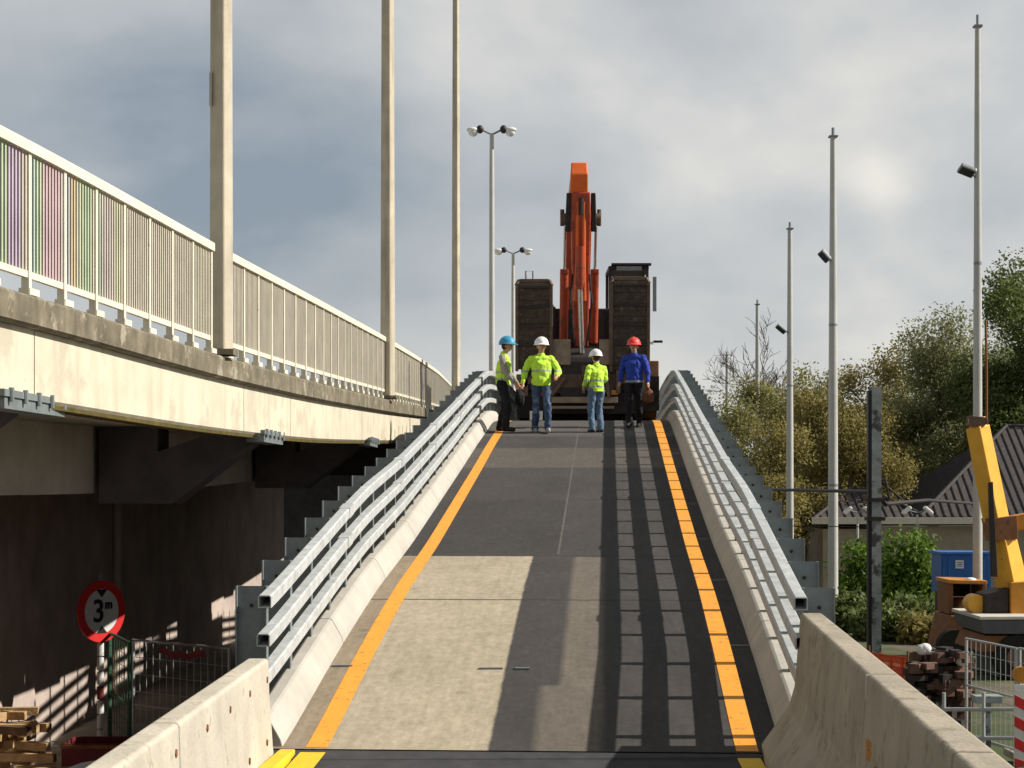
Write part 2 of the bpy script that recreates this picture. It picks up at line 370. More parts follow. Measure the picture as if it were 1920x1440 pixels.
# ------------------------------------------------------------------ ramp
ramp = thing('access_ramp', 'temporary ramp road with orange edge lines rising between guardrails', 'ramp', R(0, 0))
def deck_material():
    m = bpy.data.materials.new('ramp_surface'); m.use_nodes = True; t = m.node_tree; b = t.nodes['Principled BSDF']
    uv = nd(t, 'ShaderNodeUVMap', uv_map='road'); sp = nd(t, 'ShaderNodeSeparateXYZ'); t.links.new(uv.outputs[0], sp.inputs[0])
    U, S = sp.outputs[0], sp.outputs[1]
    def noise(sc, det=5, st=(1, 1, 1), rough=.6):
        mp = nd(t, 'ShaderNodeMapping'); mp.inputs['Scale'].default_value = st; t.links.new(uv.outputs[0], mp.inputs[0])
        n = nd(t, 'ShaderNodeTexNoise'); n.inputs['Scale'].default_value = sc; n.inputs['Detail'].default_value = det; n.inputs['Roughness'].default_value = rough
        t.links.new(mp.outputs[0], n.inputs[0]); return n.outputs[0]
    wob = mth(t, 'MULTIPLY', mth(t, 'SUBTRACT', noise(5, 6, (1, 1, 1), .7), .5), .035)
    Uw = mth(t, 'ADD', U, wob); Sw = mth(t, 'ADD', S, wob)
    def inside(u0, u1, s0, s1, soft=.012):
        fs = []
        for v, lo, hi in ((Uw, u0, u1), (Sw, s0, s1)):
            r1 = nd(t, 'ShaderNodeMapRange'); r1.inputs[1].default_value = lo - soft; r1.inputs[2].default_value = lo + soft; t.links.new(v, r1.inputs[0])
            r2 = nd(t, 'ShaderNodeMapRange'); r2.inputs[1].default_value = hi - soft; r2.inputs[2].default_value = hi + soft; r2.inputs[3].default_value = 1; r2.inputs[4].default_value = 0; t.links.new(v, r2.inputs[0])
            fs.append(mth(t, 'MULTIPLY', r1.outputs[0], r2.outputs[0]))
        return mth(t, 'MULTIPLY', fs[0], fs[1])
    def blend(a, fac, c):
        x = nd(t, 'ShaderNodeMix', data_type='RGBA'); t.links.new(fac, x.inputs[0])
        if isinstance(a, tuple): x.inputs[6].default_value = (*a, 1)
        else: t.links.new(a, x.inputs[6])
        if isinstance(c, tuple): x.inputs[7].default_value = (*c, 1)
        else: t.links.new(c, x.inputs[7])
        return x.outputs[2]
    c = blend((.042, .040, .041), noise(1.2, 6, (1, .35, 1)), (.078, .072, .069))
    c = blend(c, inside(-2, -.02, 7.3, 11.5), (.050, .047, .047))
    c = blend(c, inside(-2, 2, 15.0, 17.6, .08), (.105, .094, .084))                 # paler worn band near the crest
    c = blend(c, inside(-2, 2, 19.5, 40, .2), (.10, .094, .088))
    c = blend(c, inside(-2, -.30, -1, 7.15), (.42, .365, .27))                     # worn pale lane
    c = blend(c, inside(-2, -1.60, -1, 7.15), (.29, .235, .17))                     # dirt along the kerb
    c = blend(c, inside(.17, .50, .9, 7.1, .03), (.155, .135, .112))                   # grey strip beside the shadow
    c = blend(c, inside(.02, .50, -1, 1.6, .04), (.145, .125, .105))
    # tyre darkening and wear streaks along the way
    st = nd(t, 'ShaderNodeMapRange'); st.inputs[1].default_value = .46; st.inputs[2].default_value = .72; st.inputs[4].default_value = .55
    t.links.new(noise(4.5, 8, (1.6, .5, 1), .7), st.inputs[0]); c = blend(c, mth(t, 'MULTIPLY', st.outputs[0], .28), (.08, .07, .058))
    st2 = nd(t, 'ShaderNodeMapRange'); st2.inputs[1].default_value = .60; st2.inputs[2].default_value = .66; st2.inputs[4].default_value = .5
    t.links.new(noise(4.5, 9, (1, .8, 1), .75), st2.inputs[0]); c = blend(c, mth(t, 'MULTIPLY', st2.outputs[0], .6), (.17, .145, .115))
    st3 = nd(t, 'ShaderNodeMapRange'); st3.inputs[1].default_value = .585; st3.inputs[2].default_value = .64; st3.inputs[4].default_value = .55
    t.links.new(noise(2.6, 10, (1, 1, 1), .8), st3.inputs[0]); c = blend(c, mth(t, 'MULTIPLY', st3.outputs[0], .7), (.10, .085, .065))
    for s0 in (4.55, 7.18, 11.6, 15.0, 18.2, 21.4):
        c = blend(c, inside(-2, 2, s0, s0 + .035, .006), (.035, .03, .028))           # panel joints
    c = blend(c, inside(-.03, -.01, 7.3, 22, .006), (.13, .12, .11))
    for nsc, stt, lo, hi in ((1.1, (1, .6, 1), .84, 1.12), (15, (1, .6, 1), .80, 1.16), (6, (3, .25, 1), .88, 1.1)):
        q = nd(t, 'ShaderNodeMapRange'); q.inputs[1].default_value = .3; q.inputs[2].default_value = .7; q.inputs[3].default_value = lo; q.inputs[4].default_value = hi
        t.links.new(noise(nsc, 6, stt, .7), q.inputs[0]); v_ = nd(t, 'ShaderNodeVectorMath', operation='SCALE'); t.links.new(c, v_.inputs[0]); t.links.new(q.outputs[0], v_.inputs['Scale']); c = v_.outputs[0]
    g = noise(90, 4, (1, 1, 1), .8)
    mr = nd(t, 'ShaderNodeMapRange'); mr.inputs[3].default_value = .72; mr.inputs[4].default_value = 1.28; t.links.new(g, mr.inputs[0])
    sc = nd(t, 'ShaderNodeVectorMath', operation='SCALE'); t.links.new(c, sc.inputs[0]); t.links.new(mr.outputs[0], sc.inputs['Scale'])
    t.links.new(sc.outputs[0], b.inputs['Base Color']); b.inputs['Roughness'].default_value = .9; b.inputs['Specular IOR Level'].default_value = .25
    bp = nd(t, 'ShaderNodeBump'); bp.inputs['Strength'].default_value = .35; bp.inputs['Distance'].default_value = .01; t.links.new(g, bp.inputs['Height']); t.links.new(bp.outputs[0], b.inputs['Normal'])
    return m
RAMP_END = 58
def road_sheet(name, us, s0, s1, lift, m, parent, step=.25):
    n = max(2, int((s1 - s0) / step)); mb = MB(); ss = [s0 + (s1 - s0) * i / n for i in range(n + 1)]
    me = bpy.data.meshes.new(name); vs = [tuple(R(u, s, lift)) for s in ss for u in us]; k = len(us)
    fs = [(j * k + i, j * k + i + 1, (j + 1) * k + i + 1, (j + 1) * k + i) for j in range(n) for i in range(k - 1)]
    me.from_pydata(vs, [], fs); uvl = me.uv_layers.new(name='road')
    uvs = [(u, s) for s in ss for u in us]
    for lp in me.loops: uvl.data[lp.index].uv = uvs[lp.vertex_index]
    me.materials.append(m if not isinstance(m, str) else M[m])
    for p in me.polygons: p.use_smooth = True
    o = bpy.data.objects.new(name, me); COL.objects.link(o)
    if parent: setp(o, parent)
    return o
road_sheet('road_surface', [-2.05, -1.5, -1, -.5, 0, .5, 1, 1.5, 2.05], 0, RAMP_END, 0, deck_material(), ramp)
def line_material():
    m = mat('orange_line', (.86, .36, .045), .6, var=.10, scale=5, spot=(.36, .18, .07), spot_scale=14, spot_lim=.61)
    return m
line_material()
for u in (-1.52, 1.52):
    road_sheet('edge_line', [u - .078, u + .078], .02, 28, .004, 'orange_line', ramp)
# side skirts and underside of the ramp down to the ground
for sgn in (-1, 1):
    m_ = MB(); secs = []
    for i in range(60):
        s = RAMP_END * i / 59; a, b = sgn * 2.04, sgn * 2.14
        p, q = R(a, s, -.01), R(b, s, -.01)
        g0 = gz(0, OY + s) - .1
        secs.append([tuple(p), tuple(q), (q.x, q.y, g0), (p.x, p.y, g0)])
    m_.sweep(secs); m_.build('side_wall', 'steel_side', ramp)
m_ = MB(); p0, p1 = R(-2.03, RAMP_END, -.01), R(2.03, RAMP_END, -.01)
m_.add([p0, p1, (p1.x, p1.y, -8), (p0.x, p0.y, -8), p0 + Vector((0, -.1, 0)), p1 + Vector((0, -.1, 0)), (p1.x, p1.y - .1, -8), (p0.x, p0.y - .1, -8)],
       [(0, 1, 2, 3), (4, 7, 6, 5), (0, 4, 5, 1), (0, 3, 7, 4), (1, 5, 6, 2)]); m_.build('end_wall', 'steel_side', ramp)
for sgn in (-1, 1):                                        # concrete kerb blocks with joints
    s = .05
    while s < 45:
        s1 = s + 2.78; m_ = MB(); secs = []
        for i in range(6):
            q = s + (s1 - s) * i / 5
            secs.append([tuple(R(sgn * u, q, z)) for u, z in ((1.765, -.005), (1.78, .05), (1.845, .165), (1.865, .20), (1.89, .212), (1.97, .212), (2.0, .19), (2.0, -.005))])
        m_.sweep(secs); m_.build('kerb_block', 'curb', ramp, bevel=.006); s = s1 + .022
# small steel fittings on the road joints
m_ = MB(); m_.box(R(-.42, 2.05, .006), (.20, .035, .012)); m_.box(R(-.16, 2.05, .007), (.12, .05, .014)); m_.build('joint_plate', 'galv_dark', ramp)
m_ = MB(); m_.box(R(-1.66, 2.1, .006), (.17, .04, .012)); m_.build('joint_plate', 'galv_dark', ramp)

def guardrail(sgn, label):
    g = thing('guardrail', label, 'guardrail', R(sgn * 2.1, 0), 'guardrails along the ramp')
    for top, ui in ((1.03, 1.845), (.755, 1.855), (.48, 1.87)):
        m_ = MB(); w, h = .095, .09; outer = []; inner = []
        n = 180
        for i in range(n):
            s = .03 + 44 * i / (n - 1)
            c = [(ui, top - .012), (ui + .012, top), (ui + w - .01, top), (ui + w, top - .012), (ui + w, top - h), (ui, top - h)]
            ci = [(ui + .008, top - .014), (ui + .014, top - .008), (ui + w - .014, top - .008), (ui + w - .008, top - .014), (ui + w - .008, top - h + .008), (ui + .008, top - h + .008)]
            lf = .05 * max(0, 1 - s / 2.6); outer.append([tuple(R(sgn * a, s, b + lf)) for a, b in c])
            if i < 30: inner.append([tuple(R(sgn * a, s, b + lf)) for a, b in ci])
        m_.sweep(outer, caps=False); m_.sweep(inner, caps=False)
        k = len(outer[0]); o0 = 0; i0 = len(outer) * k
        for j in range(k): m_.f.append((o0 + j, o0 + (j + 1) % k, i0 + (j + 1) % k, i0 + j))
        m_.build('rail', 'galv', g)
        # a joint sleeve on the rail every four metres
    for i in range(6):
        s = 3.7 + 4.0 * i
        for top, ui in ((1.03, 1.845), (.755, 1.855)):
            m_ = MB(); secs = [[tuple(R(sgn * a, q, b)) for a, b in ((ui - .004, top + .004), (ui + .097, top + .004), (ui + .097, top - .094), (ui - .004, top - .094))] for q in (s, s + .25)]
            m_.sweep(secs); m_.build('joint_sleeve', 'galv', g)
    # posts: H section, web facing the road user
    s = .38; first = None
    while s < 43:
        m_ = MB(); B = R(sgn * 2.06, s, 0)
        ang = -math.atan2(DV.x, DV.y)
        def bx(u0, u1, s0, s1, z0, z1):
            c = R(sgn * (u0 + u1) / 2, s + (s0 + s1) / 2, 0); c.z = B.z + (z0 + z1) / 2
            m_.box(c, (abs(u1 - u0), s1 - s0, z1 - z0), ang)
        ht = 1.03 + .05 * max(0, 1 - s / 2.6); bx(1.955, 2.16, -.004, .004, -.75, ht)      # web
        bx(1.942, 1.955, -.038, .038, -.2, ht)         # road side flange
        bx(2.16, 2.17, -.045, .045, -.75, ht)      # outer flange
        m_.build('post', 'galv_dark', g)
        s += .94
    s = .38
    while s < 12:
        m_ = MB(); c = R(sgn * 2.06, s, .93); m_.tube([c + Vector((0, -.014, 0)), c + Vector((0, -.004, 0))], .014, 8); s += .94
        m_.build('bolt', 'dark_steel', g)
    return g
guardrail(-1, 'galvanised three-rail guardrail along the left kerb, beside the viaduct')
guardrail(1, 'galvanised three-rail guardrail along the right kerb, casting striped shade on the road')

# yellow foot markings on the approach
def flat(name, pts, z, h, m, label, cat, group=None):
    m_ = MB(); m_.sweep([[(x, y, z(y)) for x, y in pts], [(x, y, z(y) + h) for x, y in pts]])
    o = m_.build(name, m); tag(o, label, cat, group); return o
zz = lambda y: rz(y) - .010
lines = thing('road_marking', 'yellow painted edge lines on the dark approach asphalt before the ramp', 'road marking', (0, 11.6, -1.95))
for pts in ([(-1.485, 11.97), (-1.31, 11.97), (-1.40, 11.0), (-1.60, 11.0)], [(1.56, 11.97), (1.72, 11.97), (1.72, 11.0), (1.56, 11.0)]):
    m_ = MB(); m_.sweep([[(x, y, rz(y) - .006) for x, y in pts], [(x, y, rz(y) - .001) for x, y in pts]]); m_.build('painted_line', 'yellow_paint', lines)
m_ = MB(); m_.box((-1.60, 11.5, rz(11.6) + .03), (.11, .95, .07), math.radians(-3))
tag(m_.build('kerb_strip', 'yellow_paint', bevel=.01), 'bright yellow kerb strip at the foot of the left concrete barrier', 'kerb')

# ------------------------------------------------------------------ concrete barriers in the foreground
def jersey(name, a, b, top, half, m, label, prof, notch=False, group='concrete barriers at the ramp foot'):
    """a,b (x,y) centre line ends; prof list of (half width, z under top)"""
    a = Vector(a); b = Vector(b); d = (b - a).normalized(); r = Vector((d.y, -d.x)); m_ = MB(); secs = []
    for p in (a, b):
        loop = [(p + r * w) for w, z in prof]; left = [(p - r * w) for w, z in reversed(prof)]
        secs.append([(q.x, q.y, top - z) for q, (w, z) in zip(loop, prof)] + [(q.x, q.y, top - z) for q, (w, z) in zip(left, reversed(prof))])
    m_.sweep(secs)
    t = thing(name, label, 'concrete barrier', (a.x, a.y, top - prof[-1][1]), group)
    m_.build('barrier_body', m, t, bevel=.012)
    return t, d, r
profL = [(.062, 0), (.078, .015), (.085, .25), (.11, .62), (.14, .86)]
zt = -1.235
segs = [((-1.79, 12.0), (-1.79, 8.80)), ((-1.79, 8.77), (-1.79, 5.6)), ((-1.79, 5.57), (-1.79, 2.5))]
labs = ['pale concrete barrier with rusty bolt holes, touching the foot of the left guardrail',
        'pale concrete barrier with rusty bolt holes, nearer the viewer at the lower left', None]
for k, (a, b) in enumerate(segs[:2]):
    t, d, r = jersey('concrete_barrier', a, b, zt, .08, 'jersey_left', labs[k], profL)
    y0 = a[1] - .10; m_ = MB()
    for j in range(4):
        for dz, xo in ((.14, .082), (.55, .108)):
            y = y0 - .78 * j - (.18 if dz > .3 else 0)
            if y > b[1] + .1:
                m_ = MB(); m_.tube([(a[0] + xo - .01, y, zt - dz), (a[0] + xo + .006, y, zt - dz)], .024, 5); m_.build('bolt_hole', 'rust', t)
profR = [(.065, 0), (.078, .012), (.12, .52), (.16, .66), (.33, .90), (.35, .93), (.35, 1.13)]
ra, rb = Vector((2.115, 12.05)), Vector((1.585, 5.83)); dd = (rb - ra).normalized()
def rp(t): q = ra + dd * t; return (q.x, q.y)
rl = ['tall grey concrete barrier with flared foot, standing at the foot of the right guardrail',
      'tall grey concrete barrier with rust marks, middle one of the right-hand row',
      'tall grey concrete barrier at the lower right edge, nearest of its row']
for k, (t0, t1) in enumerate(((0, 3.84), (3.87, 6.22), (6.25, 9.3))):
    t, d, r = jersey('concrete_barrier', rp(t0), rp(t1), -.92, .08, 'jersey_right', rl[k], profR)
    if k == 1:
        def fp(tt, dz, w):
            q = ra + dd * tt; n_ = Vector((-dd.y, dd.x)); n_ = n_ if n_.x < 0 else -n_
            return Vector((q.x + n_.x * w, q.y + n_.y * w, -.92 - dz))
        for tt, dz, w_, h_ in ((4.15, .30, .14, .035), (4.17, .345, .11, .05), (4.42, .40, .03, .09), (4.95, .42, .04, .09)):
            m_ = MB(); m_.box(fp(tt, dz, .078 + .042 * dz / .52), (.01, w_, h_)); m_.build('rust_mark', 'rust_orange', t)
    if k == 0:
        m_ = MB(); m_.box((rp(3.85)[0] - .07, rp(3.85)[1], -.99), (.03, .02, .13)); m_.build('mortar_patch', 'jersey_left', t)

# ------------------------------------------------------------------ old viaduct on the left
K = .88
BX = smooth_tab([(a * K, b * K) for a, b in ((2, -5.6), (14, -4.13), (17, -3.80), (20, -3.53), (26, -3.06), (36, -2.66), (45, -2.50), (55, -2.43), (80, -2.75), (105, -4.2), (130, -7))], .5, 3.0)
BZ = smooth_tab([(a * K, b * K) for a, b in ((2, 1.62), (14, 1.64), (17, 1.58), (20, 1.55), (26, 1.58), (36, 1.80), (45, 2.06), (55, 2.36), (80, 3.22), (105, 3.7), (130, 3.8))], .5, 3.0)
def bx_(Y): return interp(BX, Y)
def bz_(Y): return interp(BZ, Y)
B0, B1 = 4.0, 108.0
via = thing('viaduct', 'old concrete road viaduct with cream fascia panels, left of the ramp', 'viaduct', (bx_(12), 12, -4.5))
def bsec(Y, prof): 
    x, z = bx_(Y), bz_(Y); return [(x + a, Y, z + b) for a, b in prof]
def along(y0, y1, step=1.0):
    n = max(1, int(round((y1 - y0) / step))); return [y0 + (y1 - y0) * i / n for i in range(n + 1)]
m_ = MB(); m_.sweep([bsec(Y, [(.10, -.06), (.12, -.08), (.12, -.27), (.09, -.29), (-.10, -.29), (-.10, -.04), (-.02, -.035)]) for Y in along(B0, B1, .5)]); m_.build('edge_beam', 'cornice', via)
joints = [B0, 12.72, 18.9, 21.4, 27.9, 34.5, 41, 48, 56, 66, 80, B1]
for a, b in zip(joints[:-1], joints[1:]):
    m_ = MB(); m_.sweep([bsec(Y, [(.035, -.292), (.035, -.80), (.01, -.825), (-.18, -.825), (-.18, -.292)]) for Y in along(a + .008, b - .008, .5)]); m_.build('fascia_panel', 'fascia', via, bevel=0)
m_ = MB(); m_.sweep([bsec(Y, [(.012, -.826), (.012, -.86), (-.16, -.86), (-.16, -.826)]) for Y in along(B0, B1, .5)]); m_.build('drip_edge', 'moss', via)
m_ = MB(); m_.sweep([bsec(Y, [(-.185, -.10), (-.185, -.72), (-2.4, -.72), (-11, -.72), (-11, -.10)]) for Y in along(B0, B1, 1)]); m_.build('deck_slab', 'girder', via)
m_ = MB(); m_.sweep([bsec(Y, [(-1.95, -.722), (-1.95, -1.50), (-2.35, -1.50), (-2.35, -.722)]) for Y in along(B0, B1, 1)]); m_.build('main_girder', 'girder', via)
for off in (-5.5, -8.6):
    m_ = MB(); m_.sweep([bsec(Y, [(off, -.722), (off, -1.50), (off - .4, -1.50), (off - .4, -.722)]) for Y in along(B0, B1, 2)]); m_.build('main_girder', 'girder', via)
for Y in (12.6, 20.2, 29.2, 38.5, 48, 58):
    x, z = bx_(Y), bz_(Y)
    poly = [(-1.9, -.73), (-1.22, -.73), (-1.22, -1.02), (-.55, -.78), (-.10, -.78), (-.10, -.90), (-1.05, -1.62), (-1.9, -1.62)]
    m_ = MB(); m_.sweep([[(x + a, Y - .35, z + b) for a, b in poly], [(x + a, Y + .3, z + b) for a, b in poly]]); m_.build('bracket', 'bracket', via)
    m_ = MB(); m_.box((x - .03, Y + .1, z - .86), (.20, 1.6, .10)); m_.box((x + .06, Y + .1, z - .80), (.05, 1.7, .05))
    for j in range(5): m_.tube([(x + .09, Y - .6 + j * .35, z - .86), (x + .09, Y - .6 + j * .35, z - .76)], .02, 8)
    m_.build('bearing_plate', 'galv_dark', via)
for Y in (14, 24, 34, 44.5, 55):          # piers under the deck, mostly in the dark
    m_ = MB(); m_.box((-10.2, Y, -2.6 + .3), (1.2, 1.0, 4.6)); m_.build('pier', 'girder', via)
# rear wall beneath the deck
wall = thing('retaining_wall', 'dark brown concrete wall under the viaduct with vertical panel joints', 'wall', (-8, 30, -4.5))
ywall = [8, 18, 26.5, 34.3, 42, 51, 60]
for a, b in zip(ywall[:-1], ywall[1:]):
    m_ = MB(); m_.box((-8.35 + .03, (a + b) / 2, -1.95), (.6, b - a - .03, 5.3)); m_.build('wall_panel', 'wall_dark', wall, bevel=.01)
m_ = MB(); m_.tube([(-7.96, 34.3, -4.5), (-7.93, 34.3, -.2)], .075, 10); m_.build('drain_pipe', 'girder', wall)
# end cross wall further back closes the view under the deck
m_ = MB(); m_.box((-8.5, 70.5, -3.2), (11, .6, 9)); tag(m_.build('abutment', 'bracket'), 'dark abutment closing the far end of the space under the viaduct', 'wall')
# railing
rail = thing('bridge_railing', 'cream painted pedestrian railing with coloured vertical bars on the edge of the viaduct', 'railing', (bx_(12), 12, bz_(12)))
m_ = MB(); RH = 1.10
m_.sweep([bsec(Y, [(.045, RH), (.05, RH - .01), (.05, RH - .085), (-.05, RH - .085), (-.05, RH)]) for Y in along(B0, 17.6, .4)]); m_.build('top_rail', 'cream_paint', rail)
m_ = MB(); m_.sweep([bsec(Y, [(.045, RH), (.05, RH - .01), (.05, RH - .085), (-.05, RH - .085), (-.05, RH)]) for Y in along(18.15, 80, .4)]); m_.build('top_rail', 'cream_paint', rail)
m_ = MB(); m_.sweep([bsec(Y, [(.02, .14), (.02, .09), (-.02, .09), (-.02, .14)]) for Y in along(B0, 17.6, .4)]); m_.build('bottom_rail', 'cream_paint', rail)
m_ = MB(); m_.sweep([bsec(Y, [(.02, .14), (.02, .09), (-.02, .09), (-.02, .14)]) for Y in along(18.15, 80, .4)]); m_.build('bottom_rail', 'cream_paint', rail)
barcols = {'purple': (0.49, 0.41, 0.50), 'pink': (0.59, 0.45, 0.46), 'green': (0.45, 0.53, 0.37), 'teal': (0.41, 0.50, 0.45), 'orange': (0.61, 0.48, 0.34), 'lime': (0.55, 0.56, 0.38),
           'blue': (0.44, 0.46, 0.49), 'grey': (0.56, 0.51, 0.42), 'mauve': (0.55, 0.49, 0.46)}
for k, c in barcols.items(): mat('bar_' + k, c, .6, var=.15, bump=0)
pl = .70; Y = 12.66 - pl * 11; idx = -11; posts = []
pat = {-2: ['lime', 'green', 'green'], -1: ['green', 'green', 'purple', 'purple', 'grey'], 0: ['teal', 'green', 'pink', 'pink', 'pink', 'mauve'], 1: ['blue', 'orange', 'lime', 'green', 'green', 'grey'],
       2: ['green', 'mauve', 'mauve', 'grey', 'lime', 'grey']}
proto = {}
while Y < 79:
    x, z = bx_(Y), bz_(Y); k = (RH - .06)
    yaw = -math.atan2(bx_(Y + .3) - bx_(Y - .3), .6)
    skip = 17.75 < Y < 18.05
    m_ = MB(); m_.box((x, Y, z + (RH - .06) / 2 - .02), (.06, .05, RH - .06 + .04), yaw); m_.box((x, Y + .07, z - .01), (.09, .18, .05), yaw)
    m_.build('post', 'cream_paint', rail)
    nb = 11 if Y < 40 else 7
    cols = pat.get(idx, ['grey'] * 6 if idx > 2 else ['purple', 'pink', 'orange', 'green', 'blue'])
    if not (17.3 < Y < 17.9):
        m_ = MB(); mats = []
        me_faces = []
        for j in range(nb):
            yy = Y + pl * (j + .75) / (nb + .5); xx, z2 = bx_(yy), bz_(yy)
            if 17.6 < yy < 18.15: continue
            c = cols[int(j * len(cols) / nb)]
            if idx > 2: c = 'grey' if random.random() < .9 else random.choice(['mauve', 'lime'])
            m_.box((xx, yy, z2 + (.14 + RH - .06) / 2), (.035, .026, RH - .06 - .14), yaw); mats.append(c)
        if m_.v:
            o = m_.build('bar_panel', 'bar_grey', rail); o.data.materials.clear()
            names = list(barcols)
            for n_ in names: o.data.materials.append(M['bar_' + n_])
            for fi, p in enumerate(o.data.polygons): p.material_index = names.index(mats[min(fi // 6, len(mats) - 1)])
    Y += pl; idx += 1

def square_pole(name, x, y, z0, z1, w0, w1, m, label, group, rot=45, cat='lamp post'):
    t = thing(name, label, cat, (x, y, z0), group); m_ = MB(); secs = []
    for z in (z0, z1):
        w = w0 if z == z0 else w1
        c = w * .06
        pts = [(-w / 2, -w / 2 + c), (-w / 2 + c, -w / 2), (w / 2 - c, -w / 2), (w / 2, -w / 2 + c), (w / 2, w / 2 - c), (w / 2 - c, w / 2), (-w / 2 + c, w / 2), (-w / 2, w / 2 - c)]
        a = math.radians(rot)
        secs.append([(x + p * math.cos(a) - q * math.sin(a), y + p * math.sin(a) + q * math.cos(a), z) for p, q in pts])
    m_.sweep(secs); m_.build('pole', m, t, bevel=0)
    return t
# poles standing on the viaduct edge
p = P(415, 660, 17.87)
t = square_pole('lamp_post', p.x, p.y, bz_(17.87) - .04, 9.5, .185, .155, 'pole_concrete', 'thick beige concrete lamp post on the viaduct edge, nearest of the tall poles', 'lamp posts on the viaduct edge', rot=-24)
m_ = MB(); m_.box((p.x, p.y, bz_(17.87) - .01), (.30, .30, .06)); m_.build('base_plate', 'cornice', t)
m_ = MB(); m_.box((p.x - .098, p.y - .05, 4.1), (.025, .08, .35)); m_.build('cable_box', 'pole_concrete', t)
p = P(727, 745, 31.5)
t = square_pole('lamp_post', p.x, p.y, bz_(31.5) - .04, 13.5, .215, .15, 'pole_concrete', 'beige concrete lamp post on the viaduct edge, second tall pole from the left', 'lamp posts on the viaduct edge', rot=-24)
m_ = MB(); m_.box((p.x, p.y, bz_(31.5) - .01), (.34, .34, .06)); m_.build('base_plate', 'cornice', t)
p = P(855, 700, 55)
t = square_pole('lamp_post', p.x, p.y, gz(0, 55) - .05, 21, .26, .14, 'pole_concrete', 'slender beige pole rising behind the far end of the viaduct railing', None, rot=-24)
m_ = MB(); m_.box((p.x, p.y, 1.2), (.30, .30, .5)); m_.build('pole_collar', 'pole_concrete', t)

def double_lamp(x, ytop, Y, span, label):
    p = P(x, ytop, Y); t = thing('street_lamp', label, 'street lamp', (p.x, p.y, gz(0, Y)), 'double-headed street lamps beyond the crest')
    m_ = MB(); m_.tube([(p.x, p.y, gz(0, Y)), (p.x, p.y, p.z - 1.4), (p.x, p.y, p.z)], [.13, .085, .07], 12); m_.build('pole', 'mast_white', t, smooth=True)
    s = span * Y / F / 2
    for sg in (-1, 1):
        a = MB(); a.tube([(p.x, p.y, p.z - .05), (p.x + sg * s * .35, p.y, p.z + .10), (p.x + sg * s * .45, p.y, p.z + .13)], .035, 8); a.build('arm', 'lamp_grey', t, smooth=True)
        hd = MB(); hd.ball((p.x + sg * s * .48, p.y, p.z + .14), (s * .15, .13, .15), 12, 8); h = hd.build('lamp_housing', 'lamp_dark', t, smooth=True)
        gl = MB(); gl.ball((p.x + sg * s * .78, p.y, p.z + .12), (s * .25, .17, .10), 14, 8)
        gl.ball((p.x + sg * s * .76, p.y, p.z + .05), (s * .20, .15, .17), 14, 8)
        gl.build('lamp_cover', 'lamp_glass', h, smooth=True)
    return t
double_lamp(922, 250, 60, 92, 'double-headed street lamp left of the excavator, the higher of the two')
double_lamp(962, 474, 86, 72, 'double-headed street lamp left of the excavator, the lower of the two')

# masts on the right
def mast(x, ytop, Y, w, head, label):
    p = P(x, ytop, Y); g0 = gz(0, Y); wb = w * Y / F / 2
    t = thing('floodlight_mast' if head else 'steel_mast', label, 'mast', (p.x, p.y, g0), 'slender pale masts right of the ramp')
    m_ = MB(); m_.tube([(p.x, p.y, g0), (p.x, p.y, (p.z + g0) / 2), (p.x, p.y, p.z)], [wb * 1.15, wb, wb * .62], 14); m_.build('pole', 'mast_white', t, smooth=True)
    m_ = MB(); m_.tube([(p.x, p.y, p.z), (p.x, p.y, p.z + .28)], wb * .35, 8); m_.box((p.x, p.y, p.z - .02), (wb * 1.9, wb * 1.9, .05)); m_.build('top_cap', 'lamp_grey', t)
    for q in (.3, .62):
        m_ = MB(); z = g0 + (p.z - g0) * q; r = np.interp(q, [0, .5, 1], [wb * 1.15, wb, wb * .62]) * 1.04; m_.tube([(p.x, p.y, z), (p.x, p.y, z + .08)], r, 14); m_.build('joint_ring', 'lamp_grey', t, smooth=True)
    if head:
        hx, hy, ang, L = head; h = P(hx, hy, Y)
        m_ = MB(); m_.tube([(p.x, p.y, h.z - .22), (h.x + .12, h.y - .1, h.z - .05)], .035, 8); a = m_.build('arm', 'lamp_grey', t)
        m_ = MB(); Rm = Matrix.Rotation(math.radians(ang), 3, 'Y') @ Matrix.Rotation(math.radians(-24), 3, 'X')
        m_.box((h.x, h.y - .1, h.z), (L * .85, .34, .12), rot=Rm); o = m_.build('floodlight', 'lamp_grey', t, bevel=.03)
        m_ = MB(); c = Vector((h.x, h.y - .1, h.z)) + Rm @ Vector((0, 0, -.07)); m_.box(c, (L * .68, .26, .02), rot=Rm); m_.build('glass', 'glass_dark', o)
    return t
mast(1833, 48, 44.4, 16, (1811, 321, 22, .50), 'tallest pale mast near the right edge, with a small floodlight on its left side')
mast(1562, 255, 58, 17, (1545, 481, 48, .52), 'pale mast with a grey floodlight at mid height, second mast from the right')
mast(1481, 428, 79, 13, (1464, 617, 40, .62), 'pale mast with a dark floodlight, standing before the bare tree')
mast(1420, 570, 111, 10, None, 'pale mast without a floodlight, before the bare branches')
mast(1363, 665, 154, 8, None, 'smallest and farthest pale mast, close to the guardrail crest')

